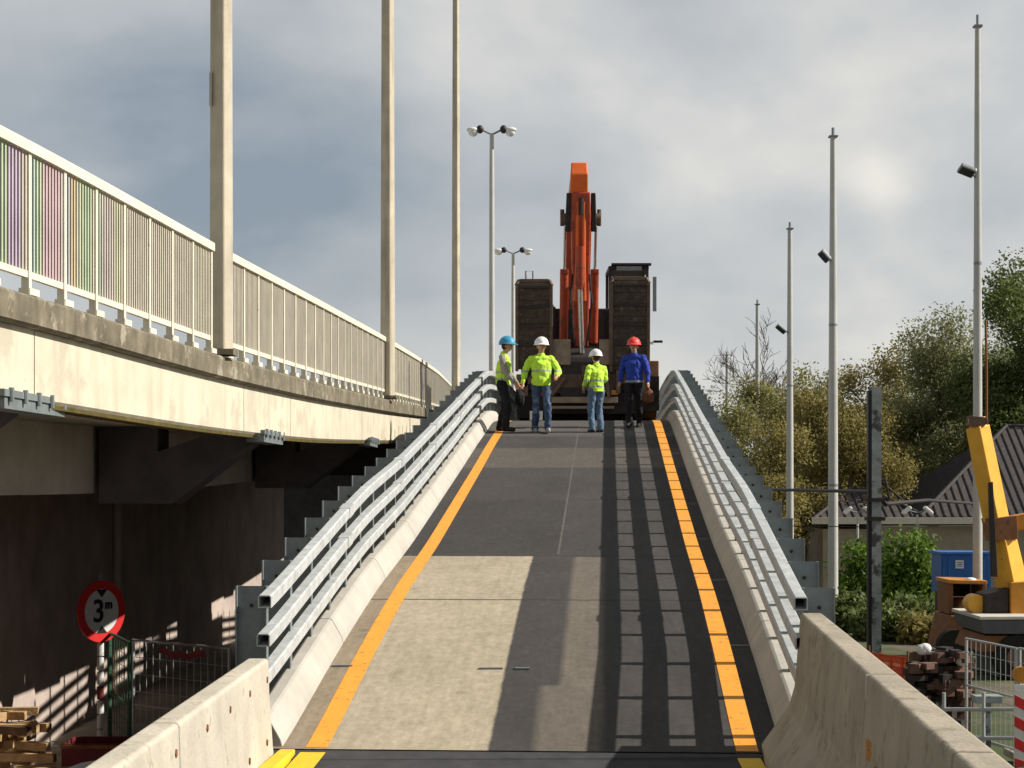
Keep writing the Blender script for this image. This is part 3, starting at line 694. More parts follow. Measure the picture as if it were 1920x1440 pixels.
# ------------------------------------------------------------------ low loader trailer and excavator on the crest
TY = 37.0; TX = R(0, TY - 12).x + .055; TZ = rz(TY)
tr = thing('low_loader_trailer', 'dirty brown low loader trailer on the crest, two loading ramps folded upright', 'trailer', (TX, TY, TZ))
def tb(name, m, boxes, parent=None, bevel=0, lab=None):
    m_ = MB()
    for c, d in boxes: m_.box((TX + c[0], TY + c[1], TZ + c[2]), d)
    return m_.build(name, m, parent or tr, bevel=bevel, label=lab)
tb('deck_frame', 'rusty_frame', [((-.05, 5.0, .92), (2.9, 10, .20)), ((-.05, .10, .78), (1.5, .25, .34))])
tb('rear_bumper', 'trailer_panel', [((-.08, -.05, .46), (1.55, .12, .13)), ((-.08, -.02, .30), (1.4, .1, .06))], bevel=.01)
tb('underframe', 'dark_steel', [((-.05, 1.6, .45), (2.3, 2.6, .55)), ((-.1, .06, .58), (.9, .2, .3)), ((-.05, 1.2, 1.0), (2.6, 2.2, .6)), ((-.05, 4.2, .36), (2.5, 6.5, .60))])
for i, (a, b) in enumerate((((-.75, 0, .55), (-.45, 0, .95)), ((.15, 0, .55), (-.15, 0, .98)), ((-.05, 0, .6), (-.05, 0, 1.2)), ((.5, 0, .5), (.42, 0, 1.1)))):
    m_ = MB(); m_.bar((TX + a[0], TY - .1, TZ + a[2]), (TX + b[0], TY - .1, TZ + b[2]), .07); m_.build('strut', 'rusty_frame', tr)
tb('rear_panel', 'trailer_panel', [((-.55, -.02, 1.50), (.45, .05, .55))], bevel=.01)
tb('rear_panel', 'trailer_panel', [((.43, -.02, 1.50), (.27, .05, .55))], bevel=.01)
tb('tail_light', 'red_paint', [((-.95, -.09, .60), (.18, .05, .10))]); tb('tail_light', 'crane_orange', [((.62, -.09, .62), (.14, .05, .10))])
tb('number_plate', 'white_paint', [((-1.16, -.08, .10 + .02), (.10, .02, .20)), ((-.98, -.08, .10 + .02), (.10, .02, .2))])
def folded_ramp(cx, w, h, z0):
    m_ = MB(); c = (TX + cx, TY - .05)
    for sx in (-1, 1):
        m_.bar((c[0] + sx * (w / 2 - .03), c[1], TZ + z0), (c[0] + sx * (w / 2 - .03), c[1] - .12, TZ + z0 + h - .12), .07, .16)
        m_.bar((c[0] + sx * (w / 2 - .03), c[1] - .12, TZ + z0 + h - .13), (c[0] + sx * (w / 2 - .10), c[1] - .05, TZ + z0 + h), .07, .12)
    m_.bar((c[0] - w / 2 + .09, c[1] - .05, TZ + z0 + h), (c[0] + w / 2 - .09, c[1] - .05, TZ + z0 + h), .14, .08)
    fr = m_.build('loading_ramp', 'rusty_frame', tr, bevel=.008)
    m_ = MB(); n = 15
    for i in range(n):
        t = (i + .5) / n; m_.box((c[0], c[1] - .12 * t - .01, TZ + z0 + .04 + (h - .1) * t), (w - .13, .09, (h - .1) / n * .97))
    m_.build('plank', 'ramp_wood', fr)
    for i in range(5):
        m_ = MB(); m_.box((c[0], c[1] - .07 - .12 * (i + .5) / 5, TZ + z0 + .15 + (h - .3) * i / 4), (w - .12, .04, .045)); m_.build('rung', 'dark_steel', fr)
folded_ramp(-1.12, .80, 1.95, 1.08)
folded_ramp(.95, .86, 2.0, 1.08)
for (a, b) in (((-1.45, .65), (-1.0, 1.1)), ((-1.3, .55), (-1.3, 1.1)), ((.7, .6), (.7, 1.1)), ((1.25, .6), (1.25, 1.1))):
    m_ = MB(); m_.bar((TX + a[0], TY - .08, TZ + a[1]), (TX + b[0], TY - .08, TZ + b[1]), .09); m_.build('hinge_frame', 'rusty_frame', tr)
for k, (wx, wy) in enumerate(((-1.28, .9), (1.42, .9), (-1.28, 2.1), (1.42, 2.1))):
    m_ = MB(); c = Vector((TX + wx, TY + wy, TZ + .50))
    for dx in (-.09, .09): pass
    m_.tube([c + Vector((-.17, 0, 0)), c + Vector((-.13, 0, 0)), c + Vector((.13, 0, 0)), c + Vector((.17, 0, 0))], [.44, .50, .50, .44], 24)
    w_ = m_.build('wheel', 'black_rubber', tr, smooth=True)
    m_ = MB(); sx = 1 if wx > 0 else -1; m_.tube([c + Vector((sx * .172, 0, 0)), c + Vector((sx * .19, 0, 0))], [.27, .2], 18); m_.build('rim', 'rusty_frame', w_, smooth=True)
tb('mudguard', 'wheel_brown', [((1.42, .40, 1.16), (.40, .06, .36)), ((1.42, 1.4, 1.30), (.40, 2.0, .05))], bevel=.015)
tb('side_marker', 'black_rubber', [((1.56, -.1, 1.72), (.20, .04, .05))]); tb('side_marker', 'white_paint', [((1.38, -.1, 1.69), (.16, .04, .06))])
tb('mudflap', 'black_rubber', [((-1.28, .30, .45), (.42, .03, .75))]); tb('mudflap', 'black_rubber', [((1.42, .30, .62), (.40, .03, .75))])

EX, EY, EZ = R(0, 42.6 - 12).x - .27, 42.6, rz(42.6) + 1.0
ex = thing('excavator', 'red-orange tracked excavator with raised boom, standing on the low loader at the crest', 'excavator', (EX, EY, EZ))
def eb(name, m, boxes, parent=None, bevel=0, sm=False):
    m_ = MB()
    for c, d in boxes: m_.box((EX + c[0], EY + c[1], EZ + c[2]), d)
    return m_.build(name, m, parent or ex, bevel=bevel)
for sx in (-1, 1):
    m_ = MB(); pr = []
    for i in range(9): a = -math.pi / 2 - math.pi * i / 8; pr.append((-1.6 + .42 * math.cos(a), .45 + .42 * math.sin(a)))
    for i in range(9): a = math.pi / 2 - math.pi * i / 8; pr.append((1.9 + .42 * math.cos(a), .45 + .42 * math.sin(a)))
    m_.prism([(EY + a, EZ + b) for a, b in pr], EX + sx * 1.05 - .3, EX + sx * 1.05 + .3, axis='x'); o = m_.build('track', 'dark_steel', ex)
    m_ = MB()
    for i in range(14): m_.box((EX + sx * 1.05, EY - 1.6 + .27 * i, EZ + .89), (.62, .05, .06))
    m_.build('grouser', 'dark_steel', o)
eb('house_body', 'dark_steel', [((0, 1.3, 1.55), (2.5, 2.6, .9)), ((-.62, .1, 1.45), (.24, .7, 1.15))], bevel=.04)
eb('house_panel', 'dark_steel', [((-.80, .2, 1.6), (.50, 1.0, .95))], bevel=.03)
eb('house_panel', 'dark_steel', [((.62, .15, 1.35), (.14, 1.0, 1.0))], bevel=.03)
# cab with open frame
cabx = 1.30
cf = [((cabx - .46, -.35, 1.95), (.07, .08, 2.05)), ((cabx + .46, -.35, 1.95), (.07, .08, 2.05)), ((cabx - .46, 1.0, 1.95), (.07, .08, 2.05)), ((cabx + .46, 1.0, 1.95), (.07, .08, 2.05)),
      ((cabx, .33, 2.96), (1.0, 1.45, .10)), ((cabx, -.35, 1.3), (.9, .06, .45))]
cab = eb('cab', 'lamp_dark', cf, bevel=.015)
eb('windscreen', 'glass_dark', [((cabx, -.33, 1.9), (.84, .015, .7))], cab)
eb('roof_light', 'galv_dark', [((cabx, -.50, 2.93), (.62, .12, .10))], cab); eb('roof_visor', 'lamp_dark', [((cabx + .06, -.42, 3.04), (.98, .2, .05))], cab)
eb('mirror', 'lamp_grey', [((cabx + .63, -.5, 2.30), (.09, .05, .85))])
m_ = MB(); m_.tube([(EX - 1.24, EY + .4, EZ + 2.0), (EX - 1.24, EY + .4, EZ + 2.98), (EX - 1.06, EY + .4, EZ + 2.98), (EX - 1.06, EY + .4, EZ + 2.0)], .025, 6); m_.build('handrail', 'lamp_grey', ex)
# boom: rises from the house, stick folded down in front of it
def poly_bar(name, m, pts, ws, hs, parent=ex, bevel=.03):
    m_ = MB(); secs = []
    V = [Vector((EX + a, EY + b, EZ + c)) for a, b, c in pts]
    for i, p in enumerate(V):
        d = (V[min(i + 1, len(V) - 1)] - V[max(0, i - 1)]).normalized(); r = Vector((1, 0, 0)); u = r.cross(d)
        w, h = ws[i] / 2, hs[i] / 2
        secs.append([tuple(p + r * a * w + u * b * h) for a, b in ((-1, -1), (1, -1), (1, 1), (-1, 1))])
    m_.sweep(secs); return m_.build(name, m, parent, bevel=bevel)
bc = .05
boom = poly_bar('boom', 'excavator_red', [(bc, .6, 1.1), (bc, .2, 2.6), (bc, -.5, 4.1), (bc - .02, -1.3, 5.15), (bc - .03, -1.9, 5.2)], [.56, .60, .62, .42, .34], [.6, .75, .7, .55, .4])
poly_bar('boom_tip', 'excavator_orange', [(bc - .05, -2.05, 4.75), (bc - .05, -2.25, 5.25), (bc - .05, -2.18, 5.49), (bc - .05, -2.0, 5.55)], [.43, .41, .38, .28], [.36, .32, .26, .16])  # sunlit top of the boom, its light put into the colour
st = poly_bar('stick', 'excavator_red', [(bc, -2.15, 4.80), (bc, -2.0, 4.2), (bc, -1.8, 3.0), (bc + .03, -1.35, .95)], [.42, .46, .42, .34], [.30, .55, .45, .3])
for sx in (-1, 1):
    m_ = MB(); m_.bar((EX + bc + sx * .29, EY - 2.1, EZ + 4.78), (EX + bc + sx * .31, EY - 1.9, EZ + 3.75), .10, .34, .13, .38, up=(0, 1, 0)); m_.build('link_plate', 'dark_steel', st, bevel=.02)
    m_ = MB(); m_.tube([(EX + bc + sx * .30, EY - 1.95, EZ + 4.08), (EX + bc + sx * .47, EY - 1.95, EZ + 4.08)], .17, 16); m_.tube([(EX + bc + sx * .44, EY - 1.95, EZ + 3.9), (EX + bc + sx * .44, EY - 1.95, EZ + 4.35)], .05, 8); m_.build('pivot_pin', 'rusty_frame', boom)
    m_ = MB(); m_.tube([(EX + bc + sx * .37, EY - 1.8, EZ + 3.9), (EX + bc + sx * .37, EY - 1.2, EZ + 2.75)], .035, 10); m_.build('piston_rod', 'chrome', boom)
    m_ = MB(); m_.tube([(EX + bc + sx * .37, EY - 1.2, EZ + 2.8), (EX + bc + sx * .37, EY - .6, EZ + 1.1)], .105, 14); m_.build('lift_cylinder', 'excavator_red', boom, smooth=True)
    m_ = MB(); m_.box((EX + bc + sx * .37, EY - 1.2, EZ + 2.76), (.20, .22, .12)); m_.build('cylinder_collar', 'excavator_red', boom, bevel=.02)
for dx in (-.09, .07):
    m_ = MB(); m_.tube([(EX + bc + dx, EY - 2.25, EZ + 4.5), (EX + bc + dx, EY - 2.22, EZ + 3.9), (EX + bc + dx, EY - 2.05, EZ + 2.9), (EX + bc + dx * 1.4, EY - 1.8, EZ + 2.0)], .042, 8); m_.build('hydraulic_pipe', 'excavator_orange', st, smooth=True)
m_ = MB(); m_.tube([(EX + bc, EY - 2.3, EZ + 4.6), (EX + bc, EY - 2.28, EZ + 4.15)], .06, 10); m_.build('hose_clamp', 'dark_steel', st)
m_ = MB(); m_.tube([(EX + bc - .02, EY - 2.02, EZ + 2.25), (EX + bc + .04, EY - 1.75, EZ + .75)], .06, 12); m_.build('bucket_rod', 'chrome', st, smooth=True)
m_ = MB(); m_.tube([(EX + bc - .02, EY - 2.22, EZ + 3.3), (EX + bc - .02, EY - 2.02, EZ + 2.25)], .11, 14); m_.build('bucket_cylinder', 'excavator_red', st, smooth=True)
m_ = MB()
for sx in (-1, 1): m_.tube([(EX + bc + sx * .2, EY - 2.05, EZ + 2.6), (EX + bc + sx * .26, EY - 2.2, EZ + 1.9), (EX + bc + sx * .14, EY - 1.8, EZ + .9)], .028, 6)
m_.build('hose', 'black_rubber', st)
m_ = MB(); pr = [(-2.1, -.05), (-1.1, -.10), (-.85, .35), (-1.05, .75), (-1.5, .90), (-1.9, .65)]
m_.prism([(EY + a, EZ + b) for a, b in pr], EX + bc - .42, EX + bc + .42, axis='x'); bk = m_.build('bucket', 'dark_steel', ex, bevel=.03)
m_ = MB()
for i in range(5): m_.bar((EX + bc - .36 + .18 * i, EY - 2.05, EZ - .05), (EX + bc - .36 + .18 * i, EY - 2.3, EZ - .1), .08, .06, .04, .02)
m_.build('tooth', 'rusty_frame', bk)

for o_ in ex.children_recursive:                  # the boom's knee sits lower than first drawn
    if o_.type == 'MESH' and not o_.name.startswith(('cab', 'roof', 'mirror', 'handrail', 'windscreen')):
        for v_ in o_.data.vertices:
            if v_.co.z > EZ + 2.9: v_.co.z = EZ + 2.9 + (v_.co.z - EZ - 2.9) * .865
# ------------------------------------------------------------------ people
FOLD = bpy.data.textures.new('folds', 'CLOUDS'); FOLD.noise_scale = .09; FOLD.noise_depth = 2
def capsules(segs, voxel, name, m, parent, smooth_it=4, keep_above=None):
    m_ = MB()
    for a, ra_, b, rb_ in segs:
        a = Vector(a); b = Vector(b); d = b - a; L_ = d.length
        ra_ = ra_ if isinstance(ra_, tuple) else (ra_, ra_); rb_ = rb_ if isinstance(rb_, tuple) else (rb_, rb_)
        if L_ < 1e-4: d = Vector((0, 0, 1)); L_ = 1e-3
        d.normalize(); ref = Vector((0, 1, 0)) if abs(d.y) < .9 else Vector((1, 0, 0))
        x = ref.cross(d).normalized(); x = x if x.x >= 0 else -x; y = d.cross(x)
        n = 14; rings = []
        ma = ra_[2] if len(ra_) > 2 else (ra_[0] + ra_[1]) / 2; mb_ = rb_[2] if len(rb_) > 2 else (rb_[0] + rb_[1]) / 2
        for t in (-88, -60, -30, 0): rings.append((a + d * ma * math.sin(math.radians(t)), ra_, math.cos(math.radians(t))))
        for t in (0, 30, 60, 88): rings.append((b + d * mb_ * math.sin(math.radians(t)), rb_, math.cos(math.radians(t))))
        secs = [[tuple(c + x * r[0] * k * math.cos(2 * math.pi * i / n) + y * r[1] * k * math.sin(2 * math.pi * i / n)) for i in range(n)] for c, r, k in rings]
        m_.sweep(secs)
    me = bpy.data.meshes.new(name); me.from_pydata(m_.v, [], m_.f); me.update()
    bm = bmesh.new(); bm.from_mesh(me); bmesh.ops.recalc_face_normals(bm, faces=bm.faces); bm.to_mesh(me); bm.free()
    o = bpy.data.objects.new(name, me); COL.objects.link(o)
    r = o.modifiers.new('Remesh', 'REMESH'); r.mode = 'VOXEL'; r.voxel_size = voxel; r.use_smooth_shade = True
    s_ = o.modifiers.new('Smooth', 'SMOOTH'); s_.iterations = smooth_it; s_.factor = .5
    if name in ('jacket', 'trousers', 'sleeves'):
        d_ = o.modifiers.new('Folds', 'DISPLACE'); d_.texture = FOLD; d_.strength = .045; d_.mid_level = .5
    dg = bpy.context.evaluated_depsgraph_get(); nm = bpy.data.meshes.new_from_object(o.evaluated_get(dg))
    o.modifiers.clear(); o.data = nm; nm.materials.clear(); nm.materials.append(M[m])
    for p_ in nm.polygons: p_.use_smooth = True
    if parent: o.parent = parent
    return o

def person(loc, yaw, H, pose, wear, label):
    """local frame: feet at origin, facing -Y, +X is the figure's left. Body 1.75 m tall, scaled to H"""
    k = H / 1.75
    V = lambda *a: Vector(a)
    hipz = .92; lf, rf = pose['feet']                      # ankle positions
    lh = V(.095, 0, hipz); rh = V(-.095, 0, hipz)
    lean = pose.get('lean', V(0, 0, 0))
    sh = V(0, .0, 1.43) + lean
    ls = sh + V(.185, 0, -.01); rs = sh + V(-.185, 0, -.01)
    def knee(h, a, f=.045):
        m__ = (h + a) / 2; return V(m__.x, m__.y - f - .02, m__.z + .01)
    kn = {1: pose.get('lk') or knee(lh, lf), -1: pose.get('rk') or knee(rh, rf)}
    hd = sh + V(0, -.02, .20) + pose.get('head', V(0, 0, 0))
    segs = [((0, 0, .93), (.145, .10, .05), (0, 0, 1.06), (.13, .10, .05)), ((0, 0, 1.08), (.13, .10, .05), tuple(sh + V(0, .005, -.15)), (.15, .10, .05)),
            (tuple(sh + V(-.12, 0, -.06)), .052, tuple(sh + V(.12, 0, -.06)), .052), (tuple(sh + V(0, .015, -.02)), .05, tuple(hd + V(0, .01, -.06)), .052),
            (tuple(hd + V(0, .005, .03)), (.076, .094), tuple(hd + V(0, .005, .05)), (.074, .092)),
            (tuple(hd + V(0, -.025, -.05)), (.056, .062), tuple(hd + V(0, -.01, 0)), (.072, .085)),
            (tuple(hd + V(0, -.098, -.002)), .010, tuple(hd + V(0, -.112, -.022)), .014),          # nose
            (tuple(hd + V(-.022, -.086, -.052)), .010, tuple(hd + V(.022, -.086, -.052)), .010),    # mouth
            (tuple(hd + V(-.079, .01, .0)), (.012, .02), tuple(hd + V(-.079, .01, -.03)), (.01, .015)), (tuple(hd + V(.079, .01, .0)), (.012, .02), tuple(hd + V(.079, .01, -.03)), (.01, .015))]
    hands = {}
    armsegs = []
    for sg, s_, key in ((1, ls, 'l'), (-1, rs, 'r')):
        e_, w_ = pose[key + 'e'] + lean, pose[key + 'w'] + lean
        segs += [(tuple(s_ + V(-.02 * sg, 0, -.03)), .042, tuple(e_), .040), (tuple(e_), .042, tuple(w_), .028)]
        armsegs.append((s_, e_, w_))
        d = (w_ - e_).normalized(); pm = w_ + d * .05
        side = d.cross(V(0, 1, 0) if abs(d.y) < .8 else V(0, 0, 1)).normalized() * 1
        pal = side.cross(d).normalized()
        segs.append((tuple(w_), (.026, .02), tuple(pm + d * .03), (.036, .02)))
        for q, (off, ln) in enumerate(((-.030, .068), (-.010, .078), (.010, .073), (.029, .058))):
            a_ = pm + d * .04 + pal * off; b_ = a_ + d * ln * .55 + side * .008 * sg; c_ = b_ + d * ln * .35 + side * .026 * sg
            segs += [(tuple(a_), .0095, tuple(b_), .009), (tuple(b_), .009, tuple(c_), .008)]
        th = w_ + d * .03 + pal * -.03; segs += [(tuple(th), .013, tuple(th + d * .035 + pal * -.022), .011), (tuple(th + d * .035 + pal * -.022), .011, tuple(th + d * .065 + pal * -.018 + side * .012 * sg), .009)]
        hands[key] = pm + d * .04
    for sg, h_, a_ in ((1, lh, lf), (-1, rh, rf)):
        kk = kn[sg]; segs += [(tuple(h_), .085, tuple(kk), .055), (tuple(kk), .055, tuple(a_), .038), (tuple(a_ + V(0, 0, -.03)), (.035, .04), tuple(a_ + V(0, -.12, -.05)), (.036, .022))]
    e = thing('person', label, 'person', loc); e.rotation_euler = (0, 0, math.radians(yaw)); e.scale = (k, k, k)
    capsules(segs, .0085, 'body', 'skin', e, 2)
    eyes = MB()
    for sx in (-1, 1): eyes.ball(tuple(hd + V(sx * .031, -.088, .012)), (.012, .008, .008), 8, 6)
    o = eyes.build('eye', 'shoe_dark'); o.parent = e
    # trousers
    ts = [((0, 0, .93), (.165, .118, .03), (0, 0, .98), (.155, .115, .03))]
    for sg, h_, a_ in ((1, lh, lf), (-1, rh, rf)):
        kk = kn[sg]; ts += [(tuple(h_ + V(0, 0, -.01)), (.102, .108), tuple(kk), .074), (tuple(kk), .074, tuple(a_ + V(0, .008, -.005)), .066)]
        ts += [(tuple(kk + V(0, -.01, -.05)), .072, tuple(kk + V(0, 0, -.12)), .07)]
    capsules(ts, .011, 'trousers', wear['trousers'], e, 3)
    sleeve = wear.get('sleeve')
    bw = wear.get('bulk', 1.0)
    js = [((0, 0, .885), (.178 * bw, .145 * bw, .012), (0, 0, 1.06), (.168 * bw, .14 * bw, .03)), ((0, 0, 1.06), (.165 * bw, .138 * bw, .05), tuple(sh + V(0, 0, -.14)), (.182 * bw, .138 * bw, .09)),
          (tuple(sh + V(-.13, 0, -.045)), .078, tuple(sh + V(.13, 0, -.045)), .078), (tuple(sh + V(0, .01, .0)), .082, tuple(sh + V(0, .012, .035)), .074)]
    asegs = []
    for s_, e_, w_ in armsegs:
        mid = (s_ + e_) / 2 + V(0, .01, 0)
        asegs += [(tuple(s_ + V(0, 0, -.015)), .066, tuple(mid), .068), (tuple(mid), .07, tuple(e_), .064), (tuple(e_), .064, tuple(e_ + (w_ - e_) * .5), .056), (tuple(e_ + (w_ - e_) * .5), .054, tuple(w_ - (w_ - e_).normalized() * .02), .045)]
    if sleeve: capsules(asegs, .011, 'sleeves', sleeve, e, 3)
    else: js += asegs
    capsules(js, .011, 'jacket', wear['jacket'], e, 3)
    # belt or jacket hem
    if wear.get('belt'):
        m_ = MB(); m_.tube([(0, 0, .90), (0, 0, .945)], .113, 20); 
        m_.v = [(x * 1.68, y * 1.38, z) for x, y, z in m_.v]; o = m_.build('belt', wear['belt'], smooth=True); o.parent = e
    for sg, a_ in ((1, lf), (-1, rf)):
        sx = [(tuple(a_ + V(0, .03, -.035)), (.048, .05), tuple(a_ + V(0, -.04, -.04)), (.047, .045)), (tuple(a_ + V(0, -.04, -.045)), (.047, .04), tuple(a_ + V(0, -.15, -.052)), (.046, .03)), (tuple(a_ + V(0, .01, .04)), .058, tuple(a_ + V(0, 0, -.02)), .052)]
        capsules(sx, .009, 'shoe', wear['shoes'], e, 2)
    # hair under the helmet
    capsules([(tuple(hd + V(0, .03, -.01)), (.080, .08), tuple(hd + V(0, .02, .05)), (.082, .092))], .01, 'hair', 'hair', e, 1)
    # helmet
    m_ = MB(); c = hd + V(0, -.002, .045); n = 24; secs = []
    for i in range(9):
        t = math.radians(88 * i / 8); secs.append([(c.x + .136 * math.cos(t) * math.cos(2 * math.pi * q / n), c.y + .160 * math.cos(t) * math.sin(2 * math.pi * q / n), c.z + .142 * math.sin(t) * (1 + .06 * (abs(math.cos(2 * math.pi * q / n)) < .2))) for q in range(n)])
    brim = []
    for q in range(n):
        a = 2 * math.pi * q / n; f = max(0, -math.sin(a)); brim.append((c.x + .148 * math.cos(a), c.y + (.170 + .045 * f) * math.sin(a), c.z - .012 - .008 * f))
    secs = [[(x, y, z - .006) for x, y, z in secs[0]], [(x, y, z - .006) for x, y, z in brim], brim] + secs
    m_.sweep(secs); o = m_.build('helmet', wear['helmet'], smooth=True); o.parent = e
    o.rotation_euler = (0, 0, 0)
    return e, hands
def V(*a): return Vector(a)
def foot_at(x, y):
    Y = 28.0
    while Y < 36 and (HZ - y) * Y / F > rz(Y): Y += .01
    # walk down from the crest until the road height matches that pixel row
    best = min(np.arange(28, 36, .02), key=lambda q: abs(rz(q) - (HZ - y) * q / F))
    return P(x, y, float(best))
STAND = (V(.12, 0, .085), V(-.11, 0, .085))
p2 = foot_at(1015, 811); p2.z = rz(p2.y)
person(p2, 6, 1.74, dict(feet=(V(.11, -.13, .085), V(-.10, .15, .085)), le=V(.33, .03, 1.17), lw=V(.27, -.20, 1.06), re=V(-.31, .05, 1.16), rw=V(-.36, -.10, .93)),
       dict(jacket='hivis_plain', trousers='jeans', shoes='shoe_grey', helmet='helmet_white', bulk=1.10), 'person in yellow-green safety jacket, dark jeans and white helmet, facing the viewer')
p1 = foot_at(943, 809); p1.z = rz(p1.y)
person(p1, 78, 1.74, dict(feet=(V(.10, .08, .085), V(-.10, -.08, .085)), le=V(.25, -.02, 1.15), lw=V(.22, -.20, .93), re=V(-.24, -.06, 1.15), rw=V(-.20, -.22, .92), lean=V(0, -.03, 0), head=V(0, -.03, 0)),
       dict(jacket='hivis', sleeve='grey_sleeve', trousers='trousers_black', shoes='shoe_dark', helmet='helmet_blue'), 'person in safety vest over grey sleeves and blue helmet, beside the left guardrail')
p3 = foot_at(1118, 811); p3.z = rz(p3.y)
person(p3, -152, 1.52, dict(feet=(V(.09, -.02, .085), V(-.09, .04, .085)), le=V(.25, .02, 1.14), lw=V(.20, -.18, 1.02), re=V(-.25, -.04, 1.15), rw=V(-.16, -.26, 1.03)),
       dict(jacket='hivis', trousers='jeans_light', shoes='shoe_dark', helmet='helmet_white'), 'shorter person in safety jacket, pale jeans and white helmet, back turned to the viewer')
p4 = foot_at(1189, 802); p4.z = rz(p4.y)
e4, h4 = person(p4, -18, 1.69, dict(feet=(V(.06, .20, .10), V(-.05, -.20, .085)), le=V(.27, .02, 1.14), lw=V(.30, -.07, .90), re=V(-.27, .04, 1.15), rw=V(-.28, -.06, .92)),
       dict(jacket='blue_jacket', trousers='trousers_black', shoes='shoe_dark', helmet='helmet_red', belt='belt_grey', bulk=1.04), 'person in blue jacket, black trousers and red helmet, carrying a brown bag')
def hold(name, m, base, yaw, k, local, dims, label, cat, strap=True):
    w = Vector(base) + Matrix.Rotation(math.radians(yaw), 3, 'Z') @ (Vector(local) * k)
    t = thing(name, label, cat, w)
    m_ = MB(); m_.ball((w.x, w.y, w.z - dims[2] * .5), (dims[0] / 2, dims[1] / 2, dims[2] / 2), 12, 8); m_.box((w.x, w.y, w.z - dims[2] * .6), (dims[0] * .8, dims[1] * .8, dims[2] * .6)); m_.build('bag_body', m, t, bevel=.02)
    m_ = MB(); m_.tube([(w.x - .05, w.y, w.z - dims[2] * .15), (w.x - .02, w.y, w.z + .03), (w.x + .02, w.y, w.z + .03), (w.x + .05, w.y, w.z - dims[2] * .15)], .009, 6); m_.build('handle', m, t)
hold('tool_bag', 'glove_brown', p4, -18, 1.69 / 1.75, h4['l'] + V(0, 0, -.04), (.24, .16, .28), 'small brown bag hanging from the hand of the person in blue', 'bag')
hold('shoulder_bag', 'trousers_black', p1, 78, 1.0, V(.24, -.27, .80), (.20, .28, .34), 'dark bag held low by the person in the blue helmet', 'bag')

# ------------------------------------------------------------------ left foreground under the viaduct
SY = 27.0; sp_ = P(189, 1146, SY)
sg_ = thing('height_limit_sign', 'round red and white height limit sign reading 3 m under the viaduct', 'road sign', (sp_.x - .05, SY, gz(0, SY)))
def disc(name, m, c, r, y0, y1, parent, ri=None, n=40, sx=.78):
    m_ = MB()
    def ring(rr, y): return [(c.x + rr * sx * math.cos(2 * math.pi * i / n), y, c.z + rr * math.sin(2 * math.pi * i / n)) for i in range(n)]
    if ri is None: m_.sweep([ring(r, y0), ring(r, y1)])
    else:
        m_.sweep([ring(r, y0), ring(r, y1), ring(ri, y1), ring(ri, y0), ring(r, y0)], caps=False)
    return m_.build(name, m, parent)
YAW = math.radians(56)
# the plate is round but turned away from the viewer
def rdisc(name, m, r, d0, d1, parent, ri=None, n=48):
    m_ = MB(); ax = Vector((math.cos(YAW), math.sin(YAW), 0)); nn = Vector((math.sin(YAW), -math.cos(YAW), 0))
    def ring(rr, d): return [tuple(sp_ + ax * rr * math.cos(2 * math.pi * i / n) + Vector((0, 0, rr * math.sin(2 * math.pi * i / n))) + nn * d) for i in range(n)]
    if ri is None: m_.sweep([ring(r, d0), ring(r, d1)])
    else: m_.sweep([ring(r, d0), ring(r, d1), ring(ri, d1), ring(ri, d0), ring(r, d0)], caps=False)
    return m_.build(name, m, parent)
plate = rdisc('sign_plate', 'sign_white', .47, 0, .02, sg_)
rdisc('red_border', 'red_paint', .49, -.005, .026, plate, .355)
ax = Vector((math.cos(YAW), math.sin(YAW), 0)); nn = Vector((math.sin(YAW), -math.cos(YAW), 0))
def sign_poly(pts, d=.030):
    m_ = MB(); a = [tuple(sp_ + ax * x + Vector((0, 0, z)) + nn * d) for x, z in pts]; b = [tuple(Vector(q) - nn * .008) for q in a]; m_.sweep([a, b]); m_.build('arrow_mark', 'black_paint', plate)
sign_poly([(-.11, .345), (.11, .345), (0, .22)]); sign_poly([(-.11, -.345), (.11, -.345), (0, -.23)])
def text(body, size, x, z, parent, m='black_paint', bold=True):
    cu = bpy.data.curves.new('lettering', 'FONT'); cu.body = body; cu.size = size; cu.extrude = .004; cu.align_x = 'CENTER'; cu.align_y = 'CENTER'; cu.offset = .008
    to = bpy.data.objects.new('lettering', cu); COL.objects.link(to)
    dg = bpy.context.evaluated_depsgraph_get(); me = bpy.data.meshes.new_from_object(to.evaluated_get(dg)); bpy.data.objects.remove(to)
    o = bpy.data.objects.new('lettering', me); COL.objects.link(o); me.materials.clear(); me.materials.append(M[m])
    Mx = Matrix.Rotation(YAW, 4, 'Z') @ Matrix.Rotation(math.radians(90), 4, 'X'); Mx.translation = sp_ + ax * x + Vector((0, 0, z)) + nn * .030
    o.data.transform(Mx); setp(o, parent)
text('3', .50, -.07, -.01, plate); text('m', .20, .14, .10, plate)
px_, zz0 = sp_.x - .02, gz(0, SY); m_ = MB(); m_.tube([(px_, SY + .06, zz0), (px_, SY + .06, sp_.z + .6)], .03, 10); m_.build('post', 'lamp_grey', sg_)
zc = zz0 + .15; i = 0
while zc < sp_.z - .62:
    m_ = MB(); m_.tube([(px_, SY + .06, zc), (px_, SY + .06, zc + .20)], .055, 12); m_.build('post_band', 'white_paint' if i % 4 else 'maroon', sg_); zc += .23; i += 1

